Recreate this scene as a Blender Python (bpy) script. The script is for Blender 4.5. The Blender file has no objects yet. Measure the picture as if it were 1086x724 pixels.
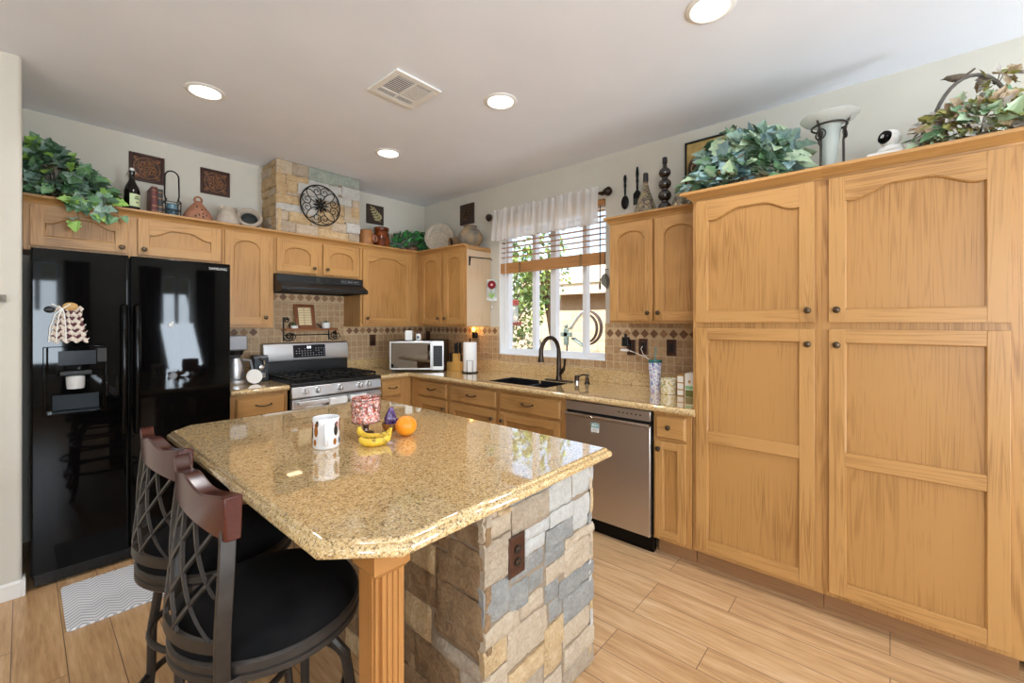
import bpy, bmesh, math, random
from mathutils import Vector, Matrix, noise
random.seed(7)
PI = math.pi
sc = bpy.context.scene
COL = sc.collection

# ------------------------------------------------------------------ camera, world, lights
cam = bpy.data.cameras.new('camera'); camo = bpy.data.objects.new('camera', cam); COL.objects.link(camo)
cam.sensor_fit = 'HORIZONTAL'; cam.sensor_width = 36.0
cam.lens = 456.4 / 1086 * 36.0
cam.shift_y = -(362 - 341.3) / 1086
camo.location = (0, 0, 1.38)
camo.rotation_euler = (PI / 2, 0, math.radians(41.3) - PI / 2)
cam.clip_start = 0.02
sc.camera = camo
sc.view_settings.view_transform = 'Standard'
sc.view_settings.look = 'None'
sc.view_settings.gamma = 1.0
sc.view_settings.use_curve_mapping = False
sc.view_settings.exposure = 0.5
sc.cycles.use_denoising = True
sc.cycles.max_bounces = 10
sc.cycles.diffuse_bounces = 6
sc.cycles.transparent_max_bounces = 16
sc.cycles.sample_clamp_indirect = 4.0
sc.cycles.caustics_reflective = False
sc.cycles.caustics_refractive = False

W = bpy.data.worlds.new('sky'); sc.world = W; W.use_nodes = True
wn = W.node_tree.nodes; wl = W.node_tree.links
sky = wn.new('ShaderNodeTexSky'); sky.sky_type = 'NISHITA'; sky.sun_disc = False
sky.sun_elevation = math.radians(55); sky.sun_rotation = math.radians(250); sky.air_density = 1.2; sky.dust_density = 2.5
wl.new(sky.outputs[0], wn['Background'].inputs[0]); wn['Background'].inputs[1].default_value = 0.36

def light(name, kind, loc, energy, color=(1, 1, 1), rot=(0, 0, 0), **kw):
    l = bpy.data.lights.new(name, kind); l.energy = energy; l.color = color
    for k, v in kw.items(): setattr(l, k, v)
    o = bpy.data.objects.new(name, l); o.location = loc; o.rotation_euler = rot; COL.objects.link(o); return o
light('sun', 'SUN', (0, 0, 9), 4.3, (1, .95, .88), (math.radians(-14), math.radians(-38), 0), angle=.01)
DAY = (.76, .88, 1)
# daylight at the rear openings, aimed up to lift the ceiling; side lamp added
light('daylight_patio_door', 'AREA', (1.95, -3.5, 1.2), 105, DAY, (PI / 2 + .75, 0, 0), shape='RECTANGLE', size=.5, size_y=2.0)
light('daylight_rear_window', 'AREA', (.16, -3.5, 1.42), 80, DAY, (PI / 2 + .75, 0, 0), shape='RECTANGLE', size=.5, size_y=1.8)
light('added_side_daylight', 'AREA', (-3.4, -2.2, 1.45), 125, DAY, (PI / 2 + .75, 0, -PI / 2), shape='RECTANGLE', size=2.3, size_y=1.9)  # added unseen side source that brightens the pantry front
CAN_W = 6.5
WARM = (.97, .97, 1)

# ------------------------------------------------------------------ helpers
def lin(h):
    h = h.lstrip('#'); o = []
    for i in (0, 2, 4):
        c = int(h[i:i + 2], 16) / 255
        o.append(c / 12.92 if c <= .04045 else ((c + .055) / 1.055) ** 2.4)
    return (*o, 1)

class Mat:
    """a thin wrapper round one node material"""
    def __init__(s, name, col='#808080', rough=.5, metal=0., **kw):
        s.m = bpy.data.materials.new(name); s.m.use_nodes = True
        s.n = s.m.node_tree.nodes; s.l = s.m.node_tree.links; s.b = s.n['Principled BSDF']
        s.b.inputs['Base Color'].default_value = lin(col) if isinstance(col, str) else col
        s.b.inputs['Roughness'].default_value = rough; s.b.inputs['Metallic'].default_value = metal
        for k, v in kw.items(): s.b.inputs[k.replace('_', ' ')].default_value = v
    def node(s, t, **kw):
        n = s.n.new('ShaderNode' + t)
        for k, v in kw.items():
            if k in n.inputs: n.inputs[k].default_value = v
            else: setattr(n, k, v)
        return n
    def link(s, a, b): s.l.new(a, b)
    def coord(s, scale=(1, 1, 1), rnd=False):
        tc = s.node('TexCoord'); out = tc.outputs['Object']
        if rnd:
            oi = s.node('ObjectInfo'); mu = s.node('VectorMath', operation='MULTIPLY_ADD')
            s.link(oi.outputs['Random'], mu.inputs[0]); mu.inputs[1].default_value = (13.1, 7.7, 9.3); s.link(out, mu.inputs[2]); out = mu.outputs[0]
        mp = s.node('Mapping'); mp.inputs['Scale'].default_value = scale; s.link(out, mp.inputs['Vector']); return mp.outputs[0]
    def noise(s, vec, scale, detail=3, rough=.5, dist=0.):
        n = s.node('TexNoise'); n.inputs['Scale'].default_value = scale; n.inputs['Detail'].default_value = detail
        n.inputs['Roughness'].default_value = rough; n.inputs['Distortion'].default_value = dist
        s.link(vec, n.inputs['Vector']); return n.outputs['Fac']
    def ramp(s, fac, stops, interp='LINEAR'):
        r = s.node('ValToRGB'); cr = r.color_ramp; cr.interpolation = interp
        while len(cr.elements) < len(stops): cr.elements.new(.5)
        for e, (p, c) in zip(cr.elements, stops): e.position = p; e.color = lin(c) if isinstance(c, str) else c
        s.link(fac, r.inputs[0]); return r.outputs[0]
    def math(s, op, a, b=None):
        n = s.node('Math', operation=op)
        for i, v in enumerate((a, b)):
            if v is None: continue
            if isinstance(v, (int, float)): n.inputs[i].default_value = v
            else: s.link(v, n.inputs[i])
        return n.outputs[0]
    def mix(s, a, b, fac, mode='MIX'):
        n = s.node('MixRGB', blend_type=mode)
        for i, v in ((1, a), (2, b), (0, fac)):
            if isinstance(v, str): n.inputs[i].default_value = lin(v)
            elif isinstance(v, (int, float)): n.inputs[i].default_value = v
            else: s.link(v, n.inputs[i])
        return n.outputs[0]
    def color(s, out): s.link(out, s.b.inputs['Base Color']); return s
    def bump(s, h, strength=.2, dist=.002):
        n = s.node('Bump'); n.inputs['Strength'].default_value = strength; n.inputs['Distance'].default_value = dist
        s.link(h, n.inputs['Height']); s.link(n.outputs[0], s.b.inputs['Normal']); return s

def plain(name, col, rough=.5, metal=0., var=.08, scale=9, **kw):
    """a colour with slight noise variation"""
    m = Mat(name, col, rough, metal, **kw)
    f = m.noise(m.coord(), scale, 4)
    c = lin(col)
    m.color(m.ramp(f, [(.3, tuple(max(0, v * (1 - var)) for v in c[:3]) + (1,)), (.7, tuple(min(1, v * (1 + var)) for v in c[:3]) + (1,))]))
    return m

def oak(name, axis, light_='#b88a52', dark='#875b2b', rough=.36):
    m = Mat(name, light_, rough)
    sc3 = [15, 15, 15]; sc3['XYZ'.index(axis)] = .55
    v = m.coord(tuple(sc3), True)
    a = m.noise(v, 1.0, 2, .5, .3)
    rings = m.math('SINE', m.math('MULTIPLY', a, 95.0))
    s2 = [240, 240, 240]; s2['XYZ'.index(axis)] = 5
    p = m.noise(m.coord(tuple(s2), True), 1.0, 2)
    big = m.noise(m.coord((1.6, 1.6, 1.6), True), 1.5, 2)
    f = m.math('ADD', m.math('ADD', m.math('MULTIPLY', rings, .085), m.math('MULTIPLY', p, .42)), m.math('MULTIPLY', big, .62))
    m.color(m.ramp(f, [(.2, dark), (.52, light_), (.85, light_)]))
    m.bump(p, .1, .0006)
    return m

M = {}
for ax in 'XYZ':
    M['oak' + ax] = oak('oak_' + ax, ax)
M['oakP'] = oak('oak_panel', 'Z', '#af814a', '#835829', .38)
M['oakBead'] = oak('oak_bead', 'Z', '#b28349', '#8a5f31', .3)
M['oakToe'] = oak('oak_toe', 'Y', '#9a7048', '#7d5836', .6)
M['oakPost'] = oak('oak_post', 'Z', '#ad7740', '#845427', .35)
M['wall'] = plain('wall_paint', '#cfcabd', .85, var=.03, scale=3)
_f = M['wall'].noise(M['wall'].coord(), 160, 2); M['wall'].bump(_f, .25, .002)
M['ceil'] = plain('ceiling_paint', '#ecf0f8', .9, var=.03, scale=2)
_f = M['ceil'].noise(M['ceil'].coord(), 130, 2); M['ceil'].bump(_f, .3, .002)
M['white'] = plain('white_paint', '#ecebe6', .45, var=.02)
M['vinyl'] = plain('white_vinyl', '#eceef0', .35, var=.02)

# floor: wood look porcelain planks laid along Y
m = Mat('plank_tile_floor', '#c9a06c', .3); M['floor'] = m
tc = m.node('TexCoord'); sx = m.node('SeparateXYZ'); m.link(tc.outputs['Object'], sx.inputs[0])
cb = m.node('CombineXYZ'); m.link(sx.outputs[1], cb.inputs[0]); m.link(m.math('ADD', sx.outputs[0], .03), cb.inputs[1])
br = m.node('TexBrick'); m.link(cb.outputs[0], br.inputs['Vector'])
for k, v in (('Scale', 1.0), ('Mortar Size', .0016), ('Mortar Smooth', .1), ('Bias', 0.), ('Brick Width', .92), ('Row Height', .15)): br.inputs[k].default_value = v
br.offset = .37; br.offset_frequency = 3
br.inputs['Color1'].default_value = (.0, .0, .0, 1); br.inputs['Color2'].default_value = (1, 1, 1, 1); br.inputs['Mortar'].default_value = (.5, .5, .5, 1)
sep = m.node('SeparateColor'); m.link(br.outputs['Color'], sep.inputs[0])
off = m.node('CombineXYZ'); m.link(m.math('MULTIPLY', sep.outputs[0], 37.0), off.inputs[2])
ad = m.node('VectorMath', operation='ADD'); m.link(tc.outputs['Object'], ad.inputs[0]); m.link(off.outputs[0], ad.inputs[1])
mp = m.node('Mapping'); mp.inputs['Scale'].default_value = (24, 1.6, 1); m.link(ad.outputs[0], mp.inputs[0])
g1 = m.noise(mp.outputs[0], 1.0, 6, .65, .6)
mp2 = m.node('Mapping'); mp2.inputs['Scale'].default_value = (90, 7, 1); m.link(ad.outputs[0], mp2.inputs[0])
g2 = m.noise(mp2.outputs[0], 1.0, 3, .6)
f = m.math('ADD', m.math('MULTIPLY', g1, .75), m.math('ADD', m.math('MULTIPLY', g2, .42), m.math('MULTIPLY', sep.outputs[0], .09)))
c = m.ramp(f, [(.34, '#85603d'), (.48, '#b38a5f'), (.66, '#cba477'), (.85, '#dcbd95')])
m.color(m.mix(c, '#6d5641', br.outputs['Fac'])); m.bump(m.math('SUBTRACT', g1, m.math('MULTIPLY', br.outputs['Fac'], 2.)), .2, .0015)

# speckled polished granite
m = Mat('granite', '#cfa66b', .055); M['granite'] = m
v = m.coord()
vo = m.node('TexVoronoi'); vo.inputs['Scale'].default_value = 215; m.link(v, vo.inputs['Vector'])
s1 = m.node('SeparateColor'); m.link(vo.outputs['Color'], s1.inputs[0])
big = m.noise(v, 34, 3)
c1 = m.ramp(m.math('ADD', s1.outputs[0], m.math('MULTIPLY', m.math('SUBTRACT', big, .5), .5)), [(0, '#5e4427'), (.11, '#a98553'), (.27, '#cdaa72'), (.55, '#dabc88'), (.83, '#ead5ac')], 'CONSTANT')
vo2 = m.node('TexVoronoi'); vo2.inputs['Scale'].default_value = 380; m.link(v, vo2.inputs['Vector'])
s2 = m.node('SeparateColor'); m.link(vo2.outputs['Color'], s2.inputs[0])
m.color(m.mix(c1, m.ramp(s2.outputs[1], [(0, '#533d26'), (.15, '#cfae78'), (.6, '#dec392')], 'CONSTANT'), .4))
m.b.inputs['Coat Weight'].default_value = 1.; m.b.inputs['Coat Roughness'].default_value = .03

def tilemat(name, axis, pitch=.06):
    m = Mat(name, '#c3a683', .5)
    tc = m.node('TexCoord'); sx = m.node('SeparateXYZ'); m.link(tc.outputs['Object'], sx.inputs[0])
    cb = m.node('CombineXYZ'); m.link(sx.outputs[0 if axis == 'X' else 1], cb.inputs[0]); m.link(m.math('ADD', sx.outputs[2], .05), cb.inputs[1])
    br = m.node('TexBrick'); m.link(cb.outputs[0], br.inputs['Vector']); br.offset = 0.
    for k, v in (('Scale', 1.0), ('Mortar Size', .0035), ('Mortar Smooth', .3), ('Bias', 0.), ('Brick Width', pitch), ('Row Height', pitch)): br.inputs[k].default_value = v
    br.inputs['Color1'].default_value = lin('#a27c54'); br.inputs['Color2'].default_value = lin('#bf9c72'); br.inputs['Mortar'].default_value = lin('#cdb996')
    n = m.noise(m.coord(), 45, 4)
    m.color(m.mix(br.outputs['Color'], m.ramp(n, [(.3, '#8e6f4e'), (.7, '#d9c2a0')]), .3))
    m.bump(m.math('SUBTRACT', n, m.math('MULTIPLY', br.outputs['Fac'], 3.)), .35, .002); return m
M['tileX'] = tilemat('tumbled_tile_back', 'X'); M['tileY'] = tilemat('tumbled_tile_right', 'Y')
M['band'] = plain('travertine_band', '#cdb28c', .5, var=.14, scale=40)
M['diaA'] = plain('brown_diamond', '#7d5a40', .5, var=.15, scale=50)
M['diaB'] = plain('tan_diamond', '#a27b56', .5, var=.15, scale=50)

def steel(name, axis, col='#b9b6b2', rough=.27):
    m = Mat(name, col, rough, 1.0)
    s3 = [400, 400, 400]; s3['XYZ'.index(axis)] = 3
    n = m.noise(m.coord(tuple(s3)), 1., 2); m.bump(n, .015, .0003)
    m.link(m.ramp(n, [(.2, (rough - .06,) * 3 + (1,)), (.8, (rough + .09,) * 3 + (1,))]), m.b.inputs['Roughness']); return m
M['steelX'] = steel('stainless_range', 'X', '#d6d6d6', .36); M['steelY'] = steel('stainless_dishwasher', 'Y', '#d0c8c0', .36)
M['chrome'] = Mat('chrome', '#d8d8d8', .15, 1.0)
M['blackgloss'] = Mat('black_gloss', '#080707', .035, Specular_IOR_Level=.16)
M['black'] = plain('black_plastic', '#0c0c0c', .4, var=.1)
M['iron'] = plain('black_iron', '#1b1a19', .45, .6, var=.2, scale=40)
M['stoolmetal'] = plain('dark_bronze_metal', '#38322d', .42, .4, var=.15, scale=30)
M['bronze'] = plain('oil_rubbed_bronze', '#453a30', .35, .8, var=.25, scale=60)
M['knob'] = plain('antique_bronze', '#5b4a38', .35, .75, var=.3, scale=120)
M['plate'] = plain('brown_metal_plate', '#4a2c1e', .4, .3, var=.2, scale=60)
m = Mat('black_microfibre', '#0b0b0c', .9, Specular_IOR_Level=.15); M['seat'] = m
m.color(m.ramp(m.noise(m.coord(), 7, 5, .6, .8), [(.35, '#060607'), (.75, '#171515')]))
M['cherry'] = oak('cherry_wood', 'Y', '#4a1c13', '#32110b', .22)
M['glass'] = Mat('window_glass', '#ffffff')
m = M['glass']; m.n.remove(m.b)
t = m.node('BsdfTransparent'); g = m.node('BsdfGlossy'); g.inputs['Roughness'].default_value = .02
mx = m.node('MixShader'); mx.inputs[0].default_value = .06; m.link(t.outputs[0], mx.inputs[1]); m.link(g.outputs[0], mx.inputs[2]); m.link(mx.outputs[0], m.n['Material Output'].inputs[0])
def clear(name, col, fac=.2, rough=.03):
    m = Mat(name, col); m.n.remove(m.b)
    t = m.node('BsdfTransparent'); t.inputs[0].default_value = lin(col); g = m.node('BsdfPrincipled'); g.inputs['Base Color'].default_value = lin(col); g.inputs['Roughness'].default_value = rough
    mx = m.node('MixShader'); mx.inputs[0].default_value = fac; m.link(t.outputs[0], mx.inputs[1]); m.link(g.outputs[0], mx.inputs[2]); m.link(mx.outputs[0], m.n['Material Output'].inputs[0]); return m
M['clear'] = clear('clear_glass', '#f2f6f4', .3)
M['frost'] = clear('frosted_glass', '#f4f5f3', .4, .25)
m = Mat('sheer_fabric', '#f6f5f3', .9); M['sheer'] = m
tr = m.node('BsdfTranslucent'); tr.inputs[0].default_value = lin('#eeedeb'); tp = m.node('BsdfTransparent')
m1 = m.node('MixShader'); m1.inputs[0].default_value = .45; m.link(m.b.outputs[0], m1.inputs[1]); m.link(tr.outputs[0], m1.inputs[2])
m2 = m.node('MixShader'); m2.inputs[0].default_value = .10; m.link(m1.outputs[0], m2.inputs[1]); m.link(tp.outputs[0], m2.inputs[2]); m.link(m2.outputs[0], m.n['Material Output'].inputs[0])
M['blindwood'] = oak('blind_wood', 'Y', '#c08a55', '#9c6a3a', .4)
def emit(name, col, st):
    m = Mat(name, col); m.b.inputs['Emission Color'].default_value = lin(col); m.b.inputs['Emission Strength'].default_value = st; return m
M['lamp'] = emit('lamp_disc', '#fffdf8', 5.0)
M['nightlight'] = emit('night_light_glow', '#ffb64a', 6.0)
M['display'] = emit('display_digits', '#e8f4ff', 2.2)
def leafm(name, a, b, r=.45):
    m = Mat(name, a, r); m.color(m.ramp(m.noise(m.coord(), 30, 3), [(.3, a), (.7, b)])); return m
M['lf1'] = leafm('ivy_dark', '#3a5a40', '#557558'); M['lf2'] = leafm('ivy_mid', '#557f55', '#7a9f74'); M['lf3'] = leafm('ivy_grey', '#74917f', '#9ab3a2'); M['lf4'] = leafm('ivy_lime', '#7aa545', '#9cbf62')
M['lf5'] = leafm('ivy_blue', '#7b999b', '#9db8b6'); M['lf6'] = leafm('ivy_pale', '#a8c29c', '#c6d6b8')
M['lf7'] = leafm('leaf_glossy_green', '#1f6b2c', '#46994a', .3); M['lf8'] = leafm('leaf_brown', '#98805f', '#bda688'); M['lf9'] = leafm('leaf_mauve', '#a39b96', '#cbc3b8'); M['lf10'] = leafm('leaf_olive', '#93964c', '#b9b46c')
M['stem'] = plain('stem_brown', '#5a4a30', .7)

class MB:
    def __init__(s, tf=None): s.v = []; s.f = []; s.m = []; s.tf = tf
    def add(s, vs, fs, m=0):
        o = len(s.v)
        for p in vs: s.v.append(Vector(s.tf(*p)) if s.tf else Vector(p))
        for f in fs: s.f.append([i + o for i in f]); s.m.append(m)
        return s
    def box(s, x0, x1, y0, y1, z0, z1, m=0):
        return s.add([(x, y, z) for x in (x0, x1) for y in (y0, y1) for z in (z0, z1)],
                     [(0, 1, 3, 2), (4, 6, 7, 5), (0, 4, 5, 1), (2, 3, 7, 6), (0, 2, 6, 4), (1, 5, 7, 3)], m)
    def prism(s, pts, a0, a1, ax='Z', m=0):
        n = len(pts)
        P = {'X': lambda p, a: (a, p[0], p[1]), 'Y': lambda p, a: (p[0], a, p[1]), 'Z': lambda p, a: (p[0], p[1], a)}[ax]
        return s.add([P(p, a0) for p in pts] + [P(p, a1) for p in pts],
                     [tuple(range(n)), tuple(range(2 * n - 1, n - 1, -1))] + [(i, (i + 1) % n, n + (i + 1) % n, n + i) for i in range(n)], m)
    def tube(s, path, r, n=8, m=0, closed=False):
        P = [Vector(p) for p in path]; k = len(P); R = r if isinstance(r, (list, tuple)) else [r] * k
        T = []
        for i in range(k):
            a = P[(i - 1) % k] if (closed or i) else P[0]; b = P[(i + 1) % k] if (closed or i < k - 1) else P[-1]
            d = b - a; T.append(d.normalized() if d.length > 1e-9 else Vector((0, 0, 1)))
        u = T[0].orthogonal().normalized(); vs = []
        for i in range(k):
            u = (u - T[i] * u.dot(T[i])); u = u.normalized() if u.length > 1e-6 else T[i].orthogonal().normalized(); w = T[i].cross(u)
            for j in range(n):
                a = 2 * PI * j / n; vs.append(tuple(P[i] + (u * math.cos(a) + w * math.sin(a)) * R[i]))
        fs = []
        for i in range(k if closed else k - 1):
            for j in range(n):
                a, b = i * n, ((i + 1) % k) * n; fs.append((a + j, a + (j + 1) % n, b + (j + 1) % n, b + j))
        if not closed: fs += [tuple(range(n - 1, -1, -1)), tuple(range((k - 1) * n, k * n))]
        return s.add(vs, fs, m)
    def lathe(s, prof, c=(0, 0, 0), n=24, m=0, M4=None):
        vs = []; rows = []
        for r, z in prof:
            if r < 1e-6: rows.append([len(vs)]); vs.append(Vector((0, 0, z)))
            else:
                rows.append(list(range(len(vs), len(vs) + n)))
                vs += [Vector((r * math.cos(2 * PI * j / n), r * math.sin(2 * PI * j / n), z)) for j in range(n)]
        fs = []
        for a, b in zip(rows, rows[1:]):
            for j in range(n):
                k = (j + 1) % n
                if len(a) == 1 and len(b) == 1: continue
                if len(a) == 1: fs.append((a[0], b[k], b[j]))
                elif len(b) == 1: fs.append((a[j], a[k], b[0]))
                else: fs.append((a[j], a[k], b[k], b[j]))
        C = Vector(c)
        vs = [tuple((M4 @ p if M4 else p) + C) for p in vs]
        return s.add(vs, fs, m)
    def ball(s, c, r, n=14, m=0, M4=None):
        r = (r, r, r) if isinstance(r, (int, float)) else r
        S = Matrix.Diagonal(r).to_3x3(); S = (M4 @ S) if M4 else S
        k = max(6, n // 2)
        return s.lathe([(math.sin(PI * i / k) if 0 < i < k else 0, -math.cos(PI * i / k)) for i in range(k + 1)], c, n, m, S)
    def grid(s, fn, nu, nv, m=0, closed_u=False):
        vs = [tuple(fn(i / nu, j / nv)) for i in range(nu + (0 if closed_u else 1)) for j in range(nv + 1)]
        R = nv + 1; K = nu + (0 if closed_u else 1)
        fs = [(i * R + j, ((i + 1) % K) * R + j, ((i + 1) % K) * R + j + 1, i * R + j + 1) for i in range(nu) for j in range(nv)]
        return s.add(vs, fs, m)
    def leaf(s, p, d, nrm, size, m=0, kind='ivy', fold=.25):
        d = Vector(d).normalized(); nrm = Vector(nrm); nrm = (nrm - d * nrm.dot(d))
        nrm = nrm.normalized() if nrm.length > 1e-5 else d.orthogonal().normalized(); w = d.cross(nrm)
        if kind == 'ivy': half = [(.0, .12), (-.12, .34), (.12, .5), (.3, .36), (.5, .52), (.62, .3), (.8, .2), (1., 0.)]
        elif kind == 'oval': half = [(.15, .2), (.4, .32), (.7, .25), (1., 0.)]
        else: half = [(.2, .16), (.5, .2), (1., 0.)]
        P = Vector(p); vs = [tuple(P)]; mid = []
        def pt(u, t, sg): return tuple(P + (d * u + w * t * sg + nrm * (fold * abs(t) - .25 * u * u)) * size)
        L = [pt(u, t, 1) for u, t in half]; R = [pt(u, t, -1) for u, t in half[:-1]]
        k = len(half)
        return s.add([tuple(P)] + L + R, [tuple(range(0, k + 1)), tuple([0] + [k] + list(range(2 * k - 1, k, -1)))], m)
    def obj(s, name, mats, parent=None, bevel=0., smooth=35, loc=None, seg=2):
        mats = mats if isinstance(mats, (list, tuple)) else [mats]
        o0 = ORG.get(parent.name, Vector((0, 0, 0))) if parent else Vector(loc or (0, 0, 0))
        me = bpy.data.meshes.new(name)
        me.from_pydata([tuple(p - o0) for p in s.v], [], s.f)
        for mt in mats: me.materials.append((M[mt] if isinstance(mt, str) else mt).m)
        me.polygons.foreach_set('material_index', s.m)
        bm = bmesh.new(); bm.from_mesh(me); bmesh.ops.recalc_face_normals(bm, faces=bm.faces); bm.to_mesh(me); bm.free()
        if smooth:
            me.polygons.foreach_set('use_smooth', [True] * len(me.polygons)); me.set_sharp_from_angle(angle=math.radians(smooth))
        o = bpy.data.objects.new(name, me); COL.objects.link(o)
        if parent: o.parent = parent; ORG[o.name] = o0
        else: o.location = o0; ORG[o.name] = o0
        if bevel:
            b = o.modifiers.new('bevel', 'BEVEL'); b.width = bevel; b.segments = seg; b.limit_method = 'ANGLE'; b.angle_limit = math.radians(40)
        return o
ORG = {}
def tag(o, label=None, cat=None, group=None, kind=None):
    for k, v in (('label', label), ('category', cat), ('group', group), ('kind', kind)):
        if v: o[k] = v
    return o
def thing(name, label, cat, loc, group=None):
    o = bpy.data.objects.new(name, None); COL.objects.link(o); o.location = loc; o.empty_display_size = .05
    ORG[o.name] = Vector(loc); return tag(o, label, cat, group)
def solo(name, mb, mats, label, cat, loc, group=None, **kw): return tag(mb.obj(name, mats, loc=loc, **kw), label, cat, group)
def struct(name, mb, mats, parent=None, **kw):
    o = mb.obj(name, mats, parent, **kw)
    if not parent: o['kind'] = 'structure'
    return o
def copy_tree(o, parent=None):
    c = o.copy(); COL.objects.link(c); c.parent = parent
    for ch in list(o.children): copy_tree(ch, c)
    return c
def text(name, s, size, mat, parent, loc, rot, extrude=.0004):
    cu = bpy.data.curves.new(name, 'FONT'); cu.body = s; cu.size = size; cu.align_x = 'CENTER'; cu.align_y = 'CENTER'; cu.extrude = extrude
    tmp = bpy.data.objects.new(name, cu); COL.objects.link(tmp); bpy.context.view_layer.update()
    me = bpy.data.meshes.new_from_object(tmp.evaluated_get(bpy.context.evaluated_depsgraph_get())); bpy.data.objects.remove(tmp)
    me.materials.clear(); me.materials.append(M[mat].m)
    o = bpy.data.objects.new(name, me); COL.objects.link(o)
    o.parent = parent; o.location = Vector(loc) - ORG[parent.name]; o.rotation_euler = rot; return o
def spiral(c, u, v, r0, r1, a0, turns, n=22):
    c = Vector(c); u = Vector(u); v = Vector(v)
    return [tuple(c + (u * math.cos(a0 + turns * 2 * PI * i / n) + v * math.sin(a0 + turns * 2 * PI * i / n)) * (r0 + (r1 - r0) * i / n)) for i in range(n + 1)]
def rnd(a, b): return random.uniform(a, b)

XR, YB, ZC = 3.09, 4.07, 2.715          # inner faces of right wall, back wall, ceiling
XL, YR = -3.5, -3.6

# ------------------------------------------------------------------ room shell
struct('floor', MB().box(XL - .15, XR + .15, YR - .15, YB + .15, -.1, 0), 'floor', smooth=0)
struct('ceiling', MB().box(XL - .15, XR + .15, YR - .15, YB + .15, ZC, ZC + .12), 'ceil', smooth=0)
struct('wall_back', MB().box(0, XR + .15, YB, YB + .15, 0, ZC), 'wall', smooth=0)
# wall beside the fridge with a rounded corner
pts = [(XL, 3.29), (-.02, 3.29)] + [(-.02 + .02 * math.sin(a), 3.31 - .02 * math.cos(a)) for a in (PI / 6, PI / 3, PI / 2)] + [(0, YB + .15), (XL, YB + .15)]
struct('wall_alcove', MB().prism(pts, 0, ZC), 'wall')
WY0, WY1, WZ0, WZ1 = 1.715, 2.875, 1.07, 2.375
mb = MB(); x0, x1 = XR, XR + .15
mb.box(x0, x1, YR, WY0, 0, ZC).box(x0, x1, WY1, YB, 0, ZC).box(x0, x1, WY0, WY1, 0, WZ0).box(x0, x1, WY0, WY1, WZ1, ZC)
struct('wall_right', mb, 'wall', smooth=0)
mb = MB(); y0, y1 = YR - .15, YR
RW = [(-.1, .42, .45, 2.4), (1.7, 2.2, .05, 2.3)]
mb.box(XL, -.1, y0, y1, 0, ZC).box(.42, 1.7, y0, y1, 0, ZC).box(2.2, XR, y0, y1, 0, ZC)
for a, b, c, d in RW: mb.box(a, b, y0, y1, 0, c).box(a, b, y0, y1, d, ZC)
struct('wall_rear', mb, 'wall', smooth=0)
mb = MB(); x0, x1 = XL - .15, XL
mb.box(x0, x1, YR, -3.4, 0, ZC).box(x0, x1, -1., YB, 0, ZC).box(x0, x1, -3.4, -1., 0, .5).box(x0, x1, -3.4, -1., 2.4, ZC)
struct('wall_left', mb, 'wall', smooth=0)
mb = MB().prism([(3.29, 0), (3.275, 0), (3.275, .075), (3.283, .085), (3.29, .085)], XL, -.002, 'X')
mb.box(-.002, .012, 3.275, 3.36, 0, .085)
struct('baseboard_alcove', mb, 'white', bevel=.003)
struct('baseboard_right', MB().prism([(XR, 0), (XR - .014, 0), (XR - .014, .08), (XR, .09)], YR, -.42, 'Y'), 'white')
def framed_window(name, mk, frame_boxes, panes):
    e = thing(name, None, None, mk); e['kind'] = 'structure'
    mb = MB()
    for b in frame_boxes: mb.box(*b)
    mb.obj('window_frame', 'vinyl', e, smooth=0)
    for p in panes: MB().box(*p).obj('glass_pane', 'glass', e, smooth=0)
    return e
gx = XR + .105
bars = [(WY0, .045), (1.955, .035), (2.29, .065), (2.52, .04), (WY1 - .045, .045)]
fb = [(gx - .03, gx + .03, a, a + w, WZ0 + .05, WZ1 - .05) for a, w in ((WY0, .04), (1.94, .036), (2.255, .06), (2.485, .04), (WY1 - .05, .05))]
fb += [(gx - .03, gx + .03, WY0, WY1, WZ0, WZ0 + .05), (gx - .03, gx + .03, WY0, WY1, WZ1 - .05, WZ1), (gx - .045, gx - .0301, 2.245, 2.265, WZ0 + .051, WZ1 - .051)]
framed_window('window_1', (gx, WY0, WZ0), fb, [(gx - .003, gx + .003, a, b, WZ0 + .05, WZ1 - .05) for a, b in ((WY0 + .04, 1.94), (1.976, 2.255), (2.315, 2.485), (2.525, WY1 - .05))])
struct('trim_1', MB().box(XR - .004, gx - .03, WY0 + .002, WY1 - .002, WZ0 - .015, WZ0 + .004), 'vinyl', bevel=.002)
struct('trim_2', MB().box(XR - .002, gx - .03, WY1 - .006, WY1 + .004, WZ0, WZ1), 'white', bevel=.002)
for i, (a, b, c, d) in enumerate(RW):
    mid = (a + b) / 2
    framed_window('window_%d' % (i + 2), (a, YR - .08, c), [(a, a + .05, YR - .1, YR - .04, c, d), (b - .05, b, YR - .1, YR - .04, c, d), (mid - .03, mid + .03, YR - .1, YR - .04, c, d), (a, b, YR - .1, YR - .04, c, c + .06), (a, b, YR - .1, YR - .04, d - .06, d)],
                  [(a + .05, mid - .03, YR - .075, YR - .07, c + .06, d - .06), (mid + .03, b - .05, YR - .075, YR - .07, c + .06, d - .06)])
framed_window('window_4', (XL - .08, -3.4, .5), [(XL - .1, XL - .04, a, a + .06, .5, 2.4) for a in (-3.4, -2.23, -1.06)] + [(XL - .1, XL - .04, -3.4, -1., z, z + .06) for z in (.5, 2.34)],
              [(XL - .075, XL - .07, -3.34, -2.23, .56, 2.34), (XL - .075, XL - .07, -2.17, -1.06, .56, 2.34)])  # added side window, out of view, put in to light the pantry front

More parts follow.
